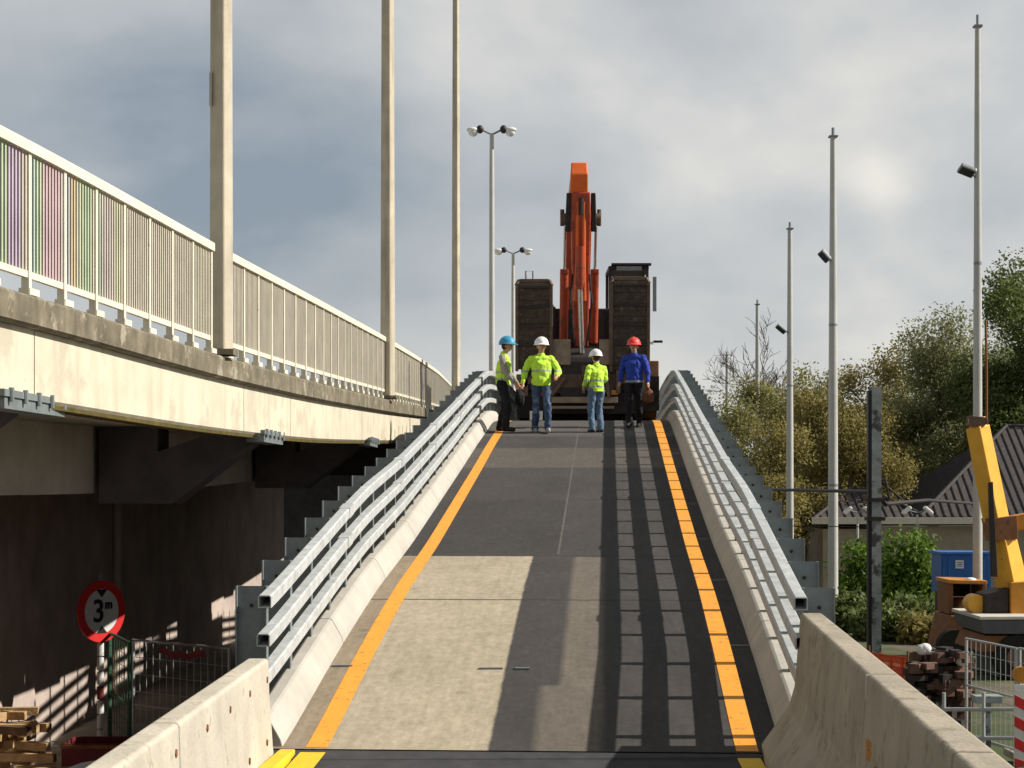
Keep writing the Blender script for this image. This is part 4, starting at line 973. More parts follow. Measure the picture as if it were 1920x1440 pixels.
def mesh_fence(x0, y0, x1, y1, zb, h, m, label, group, frame=.02, nx=10, nz=5):
    t = thing('fence_panel', label, 'fence', ((x0 + x1) / 2, (y0 + y1) / 2, zb), group)
    a, b = Vector((x0, y0, zb)), Vector((x1, y1, zb)); U_ = Vector((0, 0, 1))
    m_ = MB(); m_.tube([a, a + U_ * h, b + U_ * h, b], frame, 8); m_.tube([a + U_ * .12, b + U_ * .12], frame, 8); m_.tube([a + U_ * h * .55, b + U_ * h * .55], frame * .7, 8); m_.build('frame', m, t)
    m_ = MB()
    for i in range(1, nx): m_.tube([a.lerp(b, i / nx) + U_ * .12, a.lerp(b, i / nx) + U_ * h], .005, 4, False)
    for j in range(1, nz): m_.tube([a + U_ * (.12 + (h - .12) * j / nz), b + U_ * (.12 + (h - .12) * j / nz)], .005, 4, False)
    m_.build('wire_mesh', m, t)
    m_ = MB()
    for q in (a, b): m_.box(q + U_ * .06, (.25, .6, .12))
    m_.build('foot_block', 'jersey_right', t, bevel=.02)
    return t
fz = gz(0, 25)
A_ = P(250, 1184, 25.5); B_ = P(430, 1184, 24.2)
mesh_fence(A_.x, A_.y, B_.x, B_.y, fz, 2.15, 'fence_zinc', 'silver wire mesh fence panel beside the round height sign under the viaduct', 'fence panels under the viaduct', .026, 14, 8)
C_ = P(205, 1200, 27.3)
mesh_fence(C_.x - .0, C_.y, A_.x - .05, A_.y, fz, 2.1, 'green_fence', 'dark green wire mesh fence panel right behind the round height sign', 'fence panels under the viaduct', .035, 8, 10)
m_ = MB(); q0, q1 = P(300, 1218, 24.6), P(385, 1224, 24.1); secs = []
for i in range(12):
    t_ = i / 11; c = q0.lerp(q1, t_) + V(0, -.04, -.06 * math.sin(t_ * math.pi) + .02 * math.sin(t_ * 17)); secs.append([(c.x, c.y, c.z + .05), (c.x, c.y + .006, c.z + .05), (c.x, c.y + .006, c.z - .05), (c.x, c.y, c.z - .05)])
m_.sweep(secs); tag(m_.build('warning_tape', 'maroon'), 'dark red strip of warning tape tied to the silver mesh fence', 'tape')
# timber pile
tp = thing('timber_stack', 'untidy stack of sawn timber offcuts on pallets at the lower left corner', 'timber stack', P(50, 1440, 25))
random.seed(3); zb = -4.35
for lay in range(7):
    for k in range(random.randint(3, 4)):
        m_ = MB(); c = P(random.uniform(-25, 85 - lay * 8), 1400, 25 + random.uniform(-.5, .9)); ln = random.uniform(.5, 1.1)
        m_.box((c.x, c.y, zb + lay * .145 + .07), (ln, .12, .12) if random.random() < .6 else (.14, ln, .12), random.uniform(-.35, .35)); m_.build('beam', random.choice(['timber', 'timber', 'timber_dark']), tp, bevel=.004)
for k in range(4):
    m_ = MB(); c = P(10 + 26 * k, 1425, 23.6); m_.box((c.x, c.y, -4.05 + .03 * k), (.9, .14, .03), random.uniform(-.3, .3)); m_.build('plank', 'timber', tp)
sk = thing('red_crate', 'dark red metal crate on the ground behind the left concrete barrier', 'crate', P(195, 1440, 25))
c = P(200, 1440, 24.8); m_ = MB()
for d_ in (((0, -.35, 0), (1.1, .03, .62)), ((0, .35, 0), (1.1, .03, .62)), ((-.55, 0, 0), (.03, .7, .62)), ((.55, 0, 0), (.03, .7, .62)), ((0, 0, -.29), (1.08, .68, .03))): m_.box((c.x + d_[0][0], c.y + d_[0][1], -4.05 + d_[0][2]), d_[1])
m_.build('box_shell', 'maroon', sk); m_ = MB(); m_.box((c.x, c.y - .38, -3.78), (1.14, .03, .05)); m_.box((c.x, c.y + .38, -3.78), (1.14, .03, .05)); m_.build('rim', 'rust', sk)

# ------------------------------------------------------------------ right hand side, lower ground
def col_(x, w, Y, ytop):
    p = P(x, ytop, Y); g0 = gz(0, Y); t = thing('steel_column', 'tall flaking grey steel column with a black edge, carrying the overhead beam', 'column', (p.x, p.y, g0)); ww = w * Y / F
    m_ = MB(); h = p.z - g0; m_.box((p.x + .02, p.y - .14, g0 + h / 2), (ww * .72, .02, h)); m_.box((p.x + .02, p.y + .14, g0 + h / 2), (ww * .72, .02, h)); m_.box((p.x + .02, p.y, g0 + h / 2), (.02, .26, h)); m_.build('column_shaft', 'column_paint', t)
    m_ = MB(); m_.box((p.x - ww * .45, p.y - .05, g0 + h / 2 - .05), (ww * .24, .22, h - .1)); m_.build('cable_duct', 'black_paint', t)
    for zq in (-.45, -.95):
        m_ = MB(); m_.box((p.x, p.y - .02, zq), (ww * 1.35, .40, .10)); m_.build('clamp_band', 'dark_steel', t)
    m_ = MB(); a = P(1452, 918, 58); b = P(1640, 922, Y); m_.tube([a, b], .05, 8)
    m_.tube([b, P(1660, 945, Y), P(1740, 938, Y + 3), P(1840, 945, Y + 8)], [.05, .06, .05, .04], 8); m_.build('overhead_beam', 'dark_steel', t)
    m_ = MB(); b = P(1648, 900, Y); m_.tube([b, P(1690, 935, Y)], .03, 8); m_.tube([P(1625, 905, Y), P(1660, 898, Y), P(1668, 935, Y)], .035, 8); m_.build('stay', 'dark_steel', t)
    m_ = MB(); m_.tube([P(1380, 985, 60), P(1640, 988, Y), P(1860, 985, 60)], .015, 6); m_.build('cable', 'black_rubber', t)
col_(1640, 25, 45, 726)

def low_lamp(x, y, Y, ytop, span, label):
    p = P(x, y, Y); g0 = gz(0, Y); tz = P(x, ytop, Y).z
    t = thing('street_lamp', label, 'street lamp', (p.x, p.y, g0), 'small twin lamps on the low ground')
    m_ = MB(); m_.tube([(p.x, p.y, g0), (p.x, p.y, tz)], [.09, .05], 8); m_.build('pole', 'mast_white', t, smooth=True); s = span * Y / F / 2
    for sx in (-1, 1):
        m_ = MB(); Rm = Matrix.Rotation(math.radians(sx * 40), 3, 'Y'); m_.box((p.x + sx * s * .75, p.y, p.z), (s * .75, .3, .16), rot=Rm); o = m_.build('lamp_head', 'white_paint', t, bevel=.05)
        m_ = MB(); m_.tube([(p.x, p.y, p.z - .1), (p.x + sx * s * .6, p.y, p.z)], .03, 6); m_.build('arm', 'lamp_grey', t)
low_lamp(1720, 957, 75, 965, 54, 'twin white lamp heads in front of the dark tiled roof, right of the steel column')
low_lamp(1608, 957, 76, 965, 50, 'twin white lamp heads just left of the flaking steel column')
low_lamp(1688, 1096, 80, 992, 32, 'thin pole with small twin heads halfway up, before the bright green bush')

# house
hs = thing('house', 'low house with dark ribbed tile roof and pale gutter, half hidden behind the yellow crane', 'house', (27, 92, -7.5))
YH = 88
m_ = MB(); m_.box((27.2, YH + 6.3, -4.85), (17.5, 12, 5.3)); m_.box((18.6, YH + 3.4, -4.95), (5.0, 6, 5.1)); m_.build('wall', 'house_wall', hs)
def roof(x0, x1, y0, y1, ze, zr, hip, parent):
    m_ = MB(); ym = (y0 + y1) / 2
    v = [(x0, y0, ze), (x1, y0, ze), (x1, y1, ze), (x0, y1, ze), (x0 + hip, ym, zr), (x1 - hip, ym, zr)]
    m_.add(v, [(0, 1, 5, 4), (2, 3, 4, 5), (3, 0, 4), (1, 2, 5), (3, 2, 1, 0)]); r = m_.build('roof', 'roof_tile', parent)
    m_ = MB(); n = int((x1 - x0) / .42)
    for i in range(1, n):
        x = x0 + (x1 - x0) * i / n; t = min(1, (x - x0) / max(hip, .01), (x1 - x) / max(hip, .01))
        m_.tube([(x, y0 - .02, ze + .03), (x, y0 + (ym - y0) * t, ze + (zr - ze) * t + .03)], .055, 5, False)
    nn_ = int((y1 - y0) / .42)
    for i in range(1, nn_):
        y = y0 + (y1 - y0) * i / nn_; t = 1 - abs(y - ym) / (ym - y0)
        m_.tube([(x0 - .02, y, ze + .03), (x0 + hip * t, y, ze + (zr - ze) * t + .03)], .055, 5, False)
    m_.build('tile_ribs', 'roof_tile', r)
    m_ = MB(); m_.tube([(x0, y0, ze + .06), (x0 + hip, ym, zr + .06), (x1 - hip, ym, zr + .06), (x1, y0, ze + .06)], .1, 6); m_.build('ridge', 'roof_tile', r)
roof(21.0, 37, YH - .4, YH + 12.8, -1.75, 3.1, 6.3, hs)
roof(15.6, 21.6, YH + .1, YH + 6.8, -1.9, -.4, 2.6, hs)
m_ = MB(); m_.box((25.6, YH - .55, -1.95), (20.5, .22, .34)); m_.build('gutter', 'gutter', hs)
for x in (24.5, 29):
    m_ = MB(); m_.box((x, YH + .28, -4.2), (1.5, .1, 1.4)); f_ = m_.build('window', 'gutter', hs); m_ = MB(); m_.box((x, YH + .22, -4.2), (1.3, .04, 1.2)); m_.build('pane', 'glass_dark', f_)

# crane truck
CY = 40.0
ct = thing('mobile_crane', 'yellow-orange mobile crane with raised telescopic jib on a grey flat bed, at the right edge', 'crane', P(1890, 1330, CY))
def pb(name, m, pts, wd, parent=ct, bevel=.015, Y=CY, dy=.0):
    """prism: outline given in photo pixels at depth Y, thickness wd metres"""
    q = [P(x, y, Y) for x, y in pts]; m_ = MB()
    m_.sweep([[(v.x, Y + dy - wd / 2, v.z) for v in q], [(v.x, Y + dy + wd / 2, v.z) for v in q]]); return m_.build(name, m, parent, bevel=bevel)
def jib(name, a, b, w, w2, up=(.62, -.78, 0)):
    m_ = MB(); m_.bar(P(*a, CY), P(*b, CY), w, w, w2, w2, up=Vector(up).normalized()); return m_.build(name, 'crane_yellow', ct, bevel=.02)
jib('upper_jib', (1833, 800), (1868, 975), .40, .44)
jib('jib_extension', (1831, 783), (1834, 802), .30, .30)
pb('jib_head', 'rusty_frame', [(1816, 780), (1846, 783), (1848, 796), (1817, 800)], .5)
pb('jib_joint', 'rusty_body', [(1846, 972), (1900, 966), (1902, 1010), (1855, 1015)], .62)
jib('lower_jib', (1880, 1010), (1905, 1135), .46, .56)
pb('jib_cylinder', 'crane_orange', [(1888, 968), (1935, 960), (1940, 985), (1895, 998)], .3)
pb('hydraulic_ram', 'dark_steel', [(1846, 905), (1853, 903), (1862, 1080), (1850, 1080)], .14, dy=-.34)
pb('turret', 'crane_orange', [(1884, 1090), (1960, 1085), (1960, 1150), (1884, 1150)], 1.0, dy=.0)
pb('turret_base', 'dark_steel', [(1838, 1112), (1882, 1100), (1882, 1150), (1838, 1150)], .8)
m_ = MB(); b = P(1822, 1122, CY); m_.tube([(b.x + .08, CY - .2, b.z - .12), (b.x + .08, CY + .3, b.z - .12)], .22, 20); m_.build('winch_drum', 'crane_yellow', ct, smooth=True)
m_ = MB(); q = P(1850, 790, CY); m_.tube([P(1848, 600, CY + .2), P(1850, 700, CY + .1), q], [.03, .03, .03], 6); m_.build('hoist_cable', 'rust', ct)
pb('flat_bed', 'grey_bed', [(1812, 1155), (2150, 1152), (2150, 1182), (1818, 1180)], 2.4)
pb('bed_edge', 'bed_edge', [(1810, 1148), (2150, 1146), (2150, 1151.5), (1810, 1154.5)], 2.5)
pb('side_tray', 'rusty_body', [(1825, 1184), (2150, 1184), (2150, 1212), (1812, 1214)], 2.2)
pb('chassis', 'grey_bed', [(1850, 1215), (2150, 1215), (2150, 1262), (1850, 1262)], 1.9)
for x in (1880, 1960, 2080):
    c = P(x, 1268, CY); c.z = gz(0, CY) + .52; m_ = MB(); m_.tube([(c.x, CY - 1.2, c.z), (c.x, CY - .85, c.z)], .52, 20); w_ = m_.build('wheel', 'black_rubber', ct, smooth=True)
    m_ = MB(); m_.tube([(c.x, CY - 1.22, c.z), (c.x, CY - 1.2, c.z)], .25, 16); m_.build('rim', 'rusty_frame', w_)
# rusty dumper beside it
DY = 43.5
dg_ = thing('dumper', 'rusty brown site machine with open cab frame, left of the yellow crane', 'machine', P(1800, 1260, DY))
pb('lower_body', 'rusty_body', [(1752, 1215), (1768, 1150), (1862, 1150), (1862, 1215)], 1.6, dg_, Y=DY)
pb('bonnet', 'rusty_body', [(1778, 1148), (1792, 1122), (1862, 1122), (1862, 1148)], 1.4, dg_, Y=DY)
cabf = pb('cab_frame', 'rusty_body', [(1768, 1092), (1776, 1092), (1776, 1148), (1768, 1148)], 1.2, dg_, Y=DY)
pb('frame_post', 'rusty_body', [(1830, 1094), (1838, 1094), (1838, 1121), (1830, 1121)], 1.2, cabf, Y=DY)
pb('cab_roof', 'crane_orange', [(1766, 1084), (1838, 1086), (1838, 1093), (1766, 1091.5)], 1.3, cabf, Y=DY)
pb('cab_rear', 'dark_steel', [(1780, 1096), (1828, 1096), (1828, 1120), (1780, 1120)], .1, cabf, Y=DY, dy=.5)
m_ = MB(); b = P(1812, 1086, DY); m_.ball((b.x, DY - .4, b.z), (.15, .15, .07), 12, 8); m_.build('beacon', 'white_paint', cabf, smooth=True)
for x in (1772, 1840):
    c = P(x, 1230, DY); c.z = gz(0, DY) + .42; m_ = MB(); m_.tube([(c.x, DY - 1.0, c.z), (c.x, DY - .7, c.z)], .42, 18); m_.build('wheel', 'black_rubber', dg_, smooth=True)
# blue container behind
BY = 50.0
pz_ = lambda y, Y: (HZ - y) * Y / F
bc_ = thing('blue_container', 'dark blue site container with a small white label, behind the rusty machine', 'container', P(1808, 1190, BY))
c0 = P(1765, 1040, BY); c1 = P(1837, 1040, BY); c2 = P(1853, 1030, BY); zt_ = c0.z; zb_ = pz_(1112, BY)
m_ = MB(); m_.box(((c0.x + c1.x) / 2 + .14, BY + .6, (zb_ + gz(0, BY)) / 2), (c1.x - c0.x + .1, 1.0, zb_ - gz(0, BY) - .01)); m_.build('base_frame', 'dark_steel', bc_)
m_ = MB(); m_.box(((c0.x + c1.x) / 2 + .14, BY + .6, (zt_ + zb_) / 2), (c1.x - c0.x + .28, 1.2, zt_ - zb_)); m_.build('box_shell', 'blue_paint', bc_, bevel=.02)
m_ = MB(); m_.box(((c0.x + c1.x) / 2 + .14, BY + .6, zt_ + .04), (c1.x - c0.x + .36, 1.28, .08)); m_.build('lid', 'blue_paint', bc_, bevel=.01)
m_ = MB(); b = P(1799, 1058, BY); m_.box((b.x, BY - .012, b.z), (.24, .02, .24)); m_.build('label_plate', 'white_paint', bc_)
m_ = MB(); b = P(1799, 1058, BY)
for i in range(3): m_.box((b.x, BY - .026, b.z + .05 - .05 * i), (.16, .006, .02))
m_.build('label_print', 'blue_paint', bc_)
for i in (0, 1, 7, 8):
    m_ = MB(); m_.box((c0.x + .06 + i * .17, BY - .012, (zt_ + zb_) / 2), (.05, .024, (zt_ - zb_) - .15)); m_.build('rib', 'blue_paint', bc_)

# fences on the right
rz0 = gz(0, 29)
fa = P(1812, 1215, 29); fb = P(1905, 1225, 27.3); fc_ = P(2010, 1225, 26)
mesh_fence(fa.x, fa.y, fb.x, fb.y, rz0 + .1, 1.75, 'fence_zinc', 'silver mesh fence panel right of the debris, left one of two below the crane', 'mesh fence panels below the crane', .028, 10, 7)
mesh_fence(fb.x + .06, fb.y, fc_.x, fc_.y, rz0 + .1, 1.75, 'fence_zinc', 'silver mesh fence panel at the right edge, right one of two below the crane', 'mesh fence panels below the crane', .028, 10, 7)
t = thing('pipe_barrier', 'low galvanised pipe barrier with two rails on the low ground behind the right concrete barriers', 'barrier', P(1850, 1400, 25))
a, b = P(1770, 1330, 25.5), P(1960, 1330, 24.5); m_ = MB(); m_.tube([a, b], .03, 8); m_.tube([a + V(0, 0, -.42), b + V(0, 0, -.42)], .03, 8); m_.build('rail', 'fence_zinc', t)
for q in (a, a.lerp(b, .4), a.lerp(b, .8), b):
    m_ = MB(); m_.tube([q + V(0, 0, .25), (q.x, q.y, gz(0, 25))], .028, 8); m_.build('post', 'fence_zinc', t)
# orange netting
nt_ = thing('orange_netting', 'orange-red plastic safety netting hung on thin stakes behind the right barrier', 'netting', P(1670, 1300, 33))
m_ = MB(); a, b = P(1630, 1240, 33.5), P(1702, 1240, 32.5); n = 24; g0 = gz(0, 33)
ver = []; 
for i in range(n + 1):
    q = a.lerp(b, i / n); w = .05 * math.sin(i * .9)
    ver.append((q.x, q.y + w))
for j in range(11):
    z = -3.35 - .1 * j; m_.sweep([[(x, y, z + .018), (x, y + .004, z + .018), (x, y + .004, z - .018), (x, y, z - .018)] for x, y in ver])
for i, (x, y) in enumerate(ver): m_.box((x, y, -3.85), (.022, .006, 1.05))
m_.build('net', 'orange_net', nt_)
m_ = MB()
for q in (a, b): m_.tube([(q.x, q.y, g0), (q.x, q.y, -3.2)], .02, 6)
m_.build('stake', 'rust', nt_)
# dark debris pile, rough blocks
dp = thing('rubble_pile', 'dark pile of rubble and old bricks with white bags on top', 'rubble', P(1760, 1400, 31))
random.seed(11); 
for mm, cnt in (('brick_dark', 90), ('dark_steel', 60)):
    m_ = MB()
    for i in range(cnt):
        h_ = random.random(); c = P(1762 + random.uniform(-52, 50), 1400, 31 + random.uniform(-.7, .7)); m_.box((c.x, c.y, gz(0, 31) + .08 + h_ * 1.45 * (1 - .3 * abs(c.x - 7.77))), (random.uniform(.12, .35), random.uniform(.12, .3), random.uniform(.08, .2)), random.uniform(0, 3))
    m_.box((P(1762, 0, 31).x, 31.1, gz(0, 31) + .6), (.9, .8, 1.2), .2)
    m_.build('brick_heap' if mm == 'brick_dark' else 'scrap_heap', mm, dp)
for x, y in ((1722, 1215), (1727, 1213), (1795, 1236)):
    m_ = MB(); q = P(x, y, 31); m_.ball((q.x, q.y - .3, q.z), (.12, .1, .10), 10, 6); m_.build('white_bag', 'white_paint', dp, smooth=True)
m_ = MB(); q = P(1765, 1222, 31); m_.box((q.x, q.y - .2, q.z), (.9, .06, .05)); m_.build('batten', 'fence_zinc', dp)
# chevron board
cb = thing('chevron_board', 'red and white striped warning board with an amber lamp at the right edge', 'warning board', P(1912, 1440, 21))
c = P(1924, 1360, 21); w_, h_ = .30, 1.0
m_ = MB(); m_.box((c.x, 21, c.z), (w_, .03, h_)); bd = m_.build('board', 'white_paint', cb)
m_ = MB()
for i in range(4):
    z0 = c.z + h_ / 2 - .12 - i * .26; x0, x1 = c.x - w_ / 2, c.x + w_ / 2
    m_.sweep([[(x0, yy, z0), (x1, yy, max(c.z - h_ / 2, z0 - .16)), (x1, yy, max(c.z - h_ / 2, z0 - .29)), (x0, yy, max(c.z - h_ / 2, z0 - .13))] for yy in (20.978, 20.984)])
m_.build('red_stripe', 'red_paint', bd)
m_ = MB(); m_.tube([(c.x, 21.05, gz(0, 21)), (c.x, 21.05, c.z + .5)], .03, 8); m_.build('post', 'fence_zinc', cb)
m_ = MB(); m_.tube([(c.x - .06, 21, c.z + .62), (c.x - .06, 21.08, c.z + .62)], .1, 16); m_.build('warning_lamp', 'crane_orange', cb, smooth=True)
# pale box on low ground
m_ = MB(); q = P(1850, 1310, 27.5); m_.box((q.x, q.y, q.z), (.45, .3, .12)); m_.box((q.x, q.y, (q.z + gz(0, 27)) / 2), (.12, .12, q.z - gz(0, 27)))
tag(m_.build('cable_box', 'column_paint', bevel=.01), 'small grey-green cable box on a short post behind the mesh fence', 'cable box')

# ------------------------------------------------------------------ trees
def build_np(name, vs, fs, m, parent):
    me = bpy.data.meshes.new(name); me.from_pydata(vs, [], fs); me.update(); me.materials.append(M[m])
    o = bpy.data.objects.new(name, me); COL.objects.link(o); setp(o, parent); return o
def tree(name, label, x, Y, ztop, rad, leaf, nleaf, seed, bark='bark', trunk_r=.28, leafsize=.22, levels=4, cl=1.2, zlow=.3, group='trees beyond the low ground', g0=None, twig=.02, spread=.55):
    nleaf = int(nleaf * 1.7); leafsize *= .74; rnd = random.Random(seed); rs = np.random.RandomState(seed); g0 = gz(0, Y) if g0 is None else g0; H = ztop - g0
    t = thing(name, label, 'tree', (x, Y, g0), group)
    m_ = MB(); tips = []
    top = Vector((x + rnd.uniform(-.4, .4), Y, g0 + H * .55))
    pts = [Vector((x, Y, g0 - .1)), Vector((x + rnd.uniform(-.15, .15), Y, g0 + H * .2)), Vector((x + rnd.uniform(-.3, .3), Y, g0 + H * .38)), top]
    m_.tube(pts, [trunk_r * 1.3, trunk_r, trunk_r * .8, trunk_r * .5], 8); m_.build('trunk', bark, t, smooth=True)
    lb = MB()
    def grow(p, d, ln, r, lev):
        n = 3; q = p; ps = [p]; rr = [r]
        for i in range(n):
            d = (d + Vector((rnd.uniform(-.28, .28), rnd.uniform(-.28, .28), rnd.uniform(-.12, .25)))).normalized(); q = q + d * ln / n; ps.append(q); rr.append(r * (1 - .45 * (i + 1) / n))
        lb.tube(ps, rr, 5 if lev > 1 else 3, False)
        tips.append((q, lev)); 
        if lev <= 1: tips.append(((p + q) / 2, lev))
        if lev == 0: return
        for i in range(rnd.choice((3, 3, 4))):
            k = rnd.randint(1, 3); a = rnd.uniform(0, 6.28); perp = d.orthogonal().normalized(); perp.rotate(Matrix.Rotation(a, 3, d))
            nd_ = (d * .75 + perp * rnd.uniform(.45, .95) + Vector((0, 0, .15))).normalized()
            grow(ps[k], nd_, ln * rnd.uniform(.55, .78), max(twig, rr[k] * .6), lev - 1)
    for i in range(7):
        a = i * 2.4 + rnd.random(); f = rnd.uniform(zlow, .55); b = Vector((x, Y, g0 + H * f))
        up = .35 + f; grow(b, Vector((math.cos(a) * spread * 1.6, math.sin(a) * spread * 1.6, up)).normalized(), min(rad * .55, H * .28), trunk_r * .45, levels - 1)
    grow(top, Vector((0, 0, 1)), H * .2, trunk_r * .45, levels - 1)
    # fit the crown into its envelope
    arr = np.array([(p.x, p.y, p.z) for p, l in tips]); zmax = arr[:, 2].max(); kz = (ztop - (g0 + H * .3)) / max(.1, zmax - (g0 + H * .3))
    rr_ = np.percentile(np.hypot(arr[:, 0] - x, arr[:, 1] - Y), 97); kx = rad / max(.1, rr_)
    def fit(v):
        z = v[2]; zz_ = (g0 + H * .3) + (z - (g0 + H * .3)) * kz if z > g0 + H * .3 else z
        w = min(1, max(0, (z - g0) / (H * .3))); f = 1 + (kx - 1) * w
        dx_, dy_ = (v[0] - x) * f, (v[1] - Y) * f; r_ = math.hypot(dx_, dy_)
        if zz_ > g0 + H * .2:
            h_ = (zz_ - (g0 + H * .2)) / (H * .8); an = math.atan2(dy_, dx_)
            env = rad * max(.12, 1 - ((h_ - .42) / .62) ** 2) ** .5 * (1 + .16 * math.sin(3 * an + seed) + .10 * math.sin(9 * h_ + seed * 2 + an))
            if r_ > env: q_ = (env - .35 * min(1, (r_ - env))) / r_; dx_ *= q_; dy_ *= q_
        return (x + dx_, Y + dy_, zz_)
    lb.v = [fit(v) for v in lb.v]; lb.build('limbs', bark, t)
    if nleaf:
        tp_ = np.array([fit((p.x, p.y, p.z)) for p, l in tips if l <= 2]); 
        keep = rs.rand(len(tp_)) < .75; tp_ = tp_[keep]
        idx_ = rs.randint(0, len(tp_), nleaf); c = tp_[idx_] + np.clip(rs.normal(0, 1, (nleaf, 3)), -1.5, 1.5) * cl * .42 * np.array([1, 1, .75])
        sz = leafsize * (.6 + .8 * rs.rand(nleaf, 1)); a1 = rs.normal(size=(nleaf, 3)); a1 /= np.linalg.norm(a1, axis=1, keepdims=True); b1 = rs.normal(size=(nleaf, 3)); b1 = np.cross(a1, b1); b1 /= np.linalg.norm(b1, axis=1, keepdims=True)
        v = np.stack([c - a1 * sz * .6, c + b1 * sz * .35, c + a1 * sz * .6, c - b1 * sz * .35], 1).reshape(-1, 3)
        f = np.arange(nleaf * 4).reshape(-1, 4)
        build_np('crown', v.tolist(), f.tolist(), leaf, t)
    return t
def px(x, Y): return (x - 960) * Y / F
def pz(y, Y): return (HZ - y) * Y / F
tree('broadleaf_tree', 'large dark green tree at the right edge, highest crown of all', px(1940, 98), 98, pz(492, 98), 4.5, 'leaf_dark', 40000, 1, leafsize=.24, zlow=.2, cl=1.6)
tree('broadleaf_tree', 'tall open tree with thin grey-green leaves and visible limbs, left of the big dark one', px(1765, 106), 106, pz(585, 106), 5.2, 'leaf_pale', 34000, 2, leafsize=.22, cl=1.4, zlow=.2)
tree('broadleaf_tree', 'rounded olive tree between the two right-hand masts', px(1645, 100), 100, pz(660, 100), 3.4, 'leaf_brown', 20000, 3, leafsize=.20, zlow=.15)
tree('broadleaf_tree', 'yellowish green tree directly behind the mast with the grey floodlight', px(1530, 104), 104, pz(690, 104), 3.2, 'leaf_olive', 20000, 4, leafsize=.20, zlow=.15)
tree('bare_tree', 'bare leafless tree with fine dark twigs behind the mast nearest the bare crown', px(1450, 118), 118, pz(575, 118), 4.6, None, 0, 5, bark='bark_bare', levels=5, trunk_r=.22, twig=.022)
tree('bare_tree', 'smaller bare tree at the left end of the tree row, above the guardrail crest', px(1355, 122), 122, pz(635, 122), 3.4, None, 0, 6, bark='bark_bare', levels=5, trunk_r=.16, twig=.02)
tree('broadleaf_tree', 'low olive-brown tree at the left end of the row, over the guardrail', px(1395, 110), 110, pz(705, 110), 3.8, 'leaf_olive', 24000, 8, leafsize=.20, zlow=.1)
tree('broadleaf_tree', 'low brownish tree with dark gaps, behind the two middle masts', px(1480, 96), 96, pz(715, 96), 3.6, 'leaf_brown', 22000, 9, leafsize=.20, zlow=.1)
tree('broadleaf_tree', 'brownish green tree rising just behind the steel column', px(1590, 92), 92, pz(760, 92), 3.0, 'leaf_brown', 12000, 10, leafsize=.19, zlow=.1)
tree('broadleaf_tree', 'olive tree above the low house roof, behind the crane jib', px(1700, 112), 112, pz(700, 112), 4.4, 'leaf_olive', 14000, 12, leafsize=.2, zlow=.1)
tree('broadleaf_tree', 'dark tree close behind the house ridge at the right', px(1850, 110), 110, pz(690, 110), 4.5, 'leaf_dark', 16000, 13, leafsize=.22, zlow=.1)
tree('broadleaf_tree', 'small pale twiggy tree beside the guardrail crest', px(1335, 112), 112, pz(735, 112), 2.3, 'leaf_pale', 9000, 14, leafsize=.18, zlow=.1)
def bush(label, x, Y, ztop, rad, leaf, n, seed, ls=.16):
    rs = np.random.RandomState(seed); g0 = gz(0, Y); t = thing('bush', label, 'bush', (x, Y, g0), 'bushes on the low ground'); H = ztop - g0
    m_ = MB(); tips = []
    for i in range(46):
        a = rs.rand() * 6.28; r = rs.rand() ** .5 * rad * .8; h = H * (.55 + .45 * rs.rand()) * (1 - .35 * (r / rad) ** 2)
        b = Vector((x + r * .4 * math.cos(a), Y + r * .4 * math.sin(a), g0)); e_ = Vector((x + r * math.cos(a), Y + r * math.sin(a), g0 + h)); m_.tube([b, (b + e_) / 2 + Vector((0, 0, .1)), e_], [.03, .02, .008], 4, False)
        for q in np.linspace(.3, 1.02, 9): tips.append(tuple(b.lerp(e_, q)))
    m_.build('stems', 'bark', t); tp_ = np.array(tips); idx_ = rs.randint(0, len(tp_), n); c = tp_[idx_] + rs.normal(0, .17, (n, 3))
    sz = ls * (.6 + .8 * rs.rand(n, 1)); a1 = rs.normal(size=(n, 3)); a1 /= np.linalg.norm(a1, axis=1, keepdims=True); b1 = np.cross(a1, rs.normal(size=(n, 3))); b1 /= np.linalg.norm(b1, axis=1, keepdims=True)
    v = np.stack([c - a1 * sz * .6, c + b1 * sz * .35, c + a1 * sz * .6, c - b1 * sz * .35], 1).reshape(-1, 3); build_np('leaves', v.tolist(), np.arange(n * 4).reshape(-1, 4).tolist(), leaf, t)
bush('bright spring-green bush right of the steel column, behind the thin lamp pole', px(1700, 62), 62, pz(985, 62), 1.5, 'leaf_bright', 13000, 21)
bush('bright green bush partly hidden by the steel column', px(1610, 64), 64, pz(1010, 64), 1.4, 'leaf_bright', 10000, 22)
bush('dark green low bush at the foot of the mast with the grey floodlight', px(1600, 54), 54, pz(1120, 54), .9, 'leaf_dark', 5000, 23)
bush('dark green low bush below the bright one, left of the rusty machine', px(1715, 54), 54, pz(1125, 54), .9, 'leaf_dark', 5500, 24)
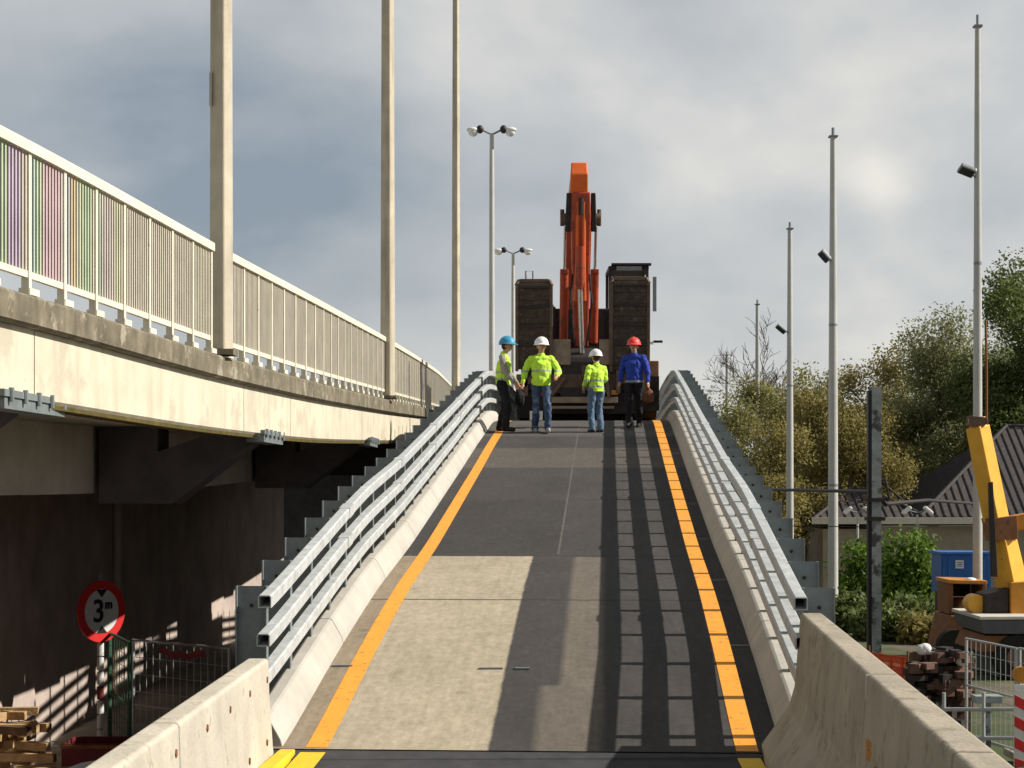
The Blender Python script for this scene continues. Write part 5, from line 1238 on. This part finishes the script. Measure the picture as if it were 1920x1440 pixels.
bush('dark green low hedge bush in front of the bright one, above the orange netting', px(1660, 49), 49, pz(1150, 49), 1.1, 'leaf_dark', 6500, 25)
bush('dark brownish low bush between the netting and the rusty machine', px(1735, 48), 48, pz(1165, 48), .8, 'leaf_brown', 4500, 26)
tree('broadleaf_tree', 'grey-green tree filling the space just left of the tallest mast', px(1815, 112), 112, pz(590, 112), 4.4, 'leaf_pale', 20000, 31, leafsize=.22, cl=1.6, zlow=.2)
tree('broadleaf_tree', 'dull olive tree between the brown tree and the open grey-green one', px(1690, 116), 116, pz(640, 116), 4.0, 'leaf_olive', 18000, 32, leafsize=.22, cl=1.5, zlow=.2)
tree('broadleaf_tree', 'dense olive tree rising straight from behind the right guardrail', px(1365, 100), 100, pz(745, 100), 2.8, 'leaf_olive', 17000, 33, leafsize=.21, cl=1.6, zlow=.05)
tree('broadleaf_tree', 'bushy brown-green tree just right of the guardrail posts', px(1430, 88), 88, pz(790, 88), 2.3, 'leaf_brown', 13000, 34, leafsize=.2, cl=1.4, zlow=.05)
# far wood behind everything on the right
rs = np.random.RandomState(44); n = 60000
xx = rs.uniform(14, 90, n); hh = 7.5 + 2.2 * np.sin(xx * .31) + 1.4 * np.sin(xx * .83 + 1); z = -7.5 + rs.rand(n) ** .8 * (hh + rs.normal(0, .6, n)); y = 150 + rs.normal(0, 4, n)
c = np.stack([xx, y, z], 1); sz = .5 * (.6 + .8 * rs.rand(n, 1)); a1 = rs.normal(size=(n, 3)); a1 /= np.linalg.norm(a1, axis=1, keepdims=True); b1 = np.cross(a1, rs.normal(size=(n, 3))); b1 /= np.linalg.norm(b1, axis=1, keepdims=True)
v = np.stack([c - a1 * sz * .6, c + b1 * sz * .35, c + a1 * sz * .6, c - b1 * sz * .35], 1).reshape(-1, 3)
me = bpy.data.meshes.new('far_wood'); me.from_pydata(v.tolist(), [], np.arange(n * 4).reshape(-1, 4).tolist()); me.materials.append(M['leaf_olive'])
o = bpy.data.objects.new('far_wood', me); COL.objects.link(o); tag(o, 'distant olive-brown wood behind the tree row on the right', 'wood', None, 'stuff')
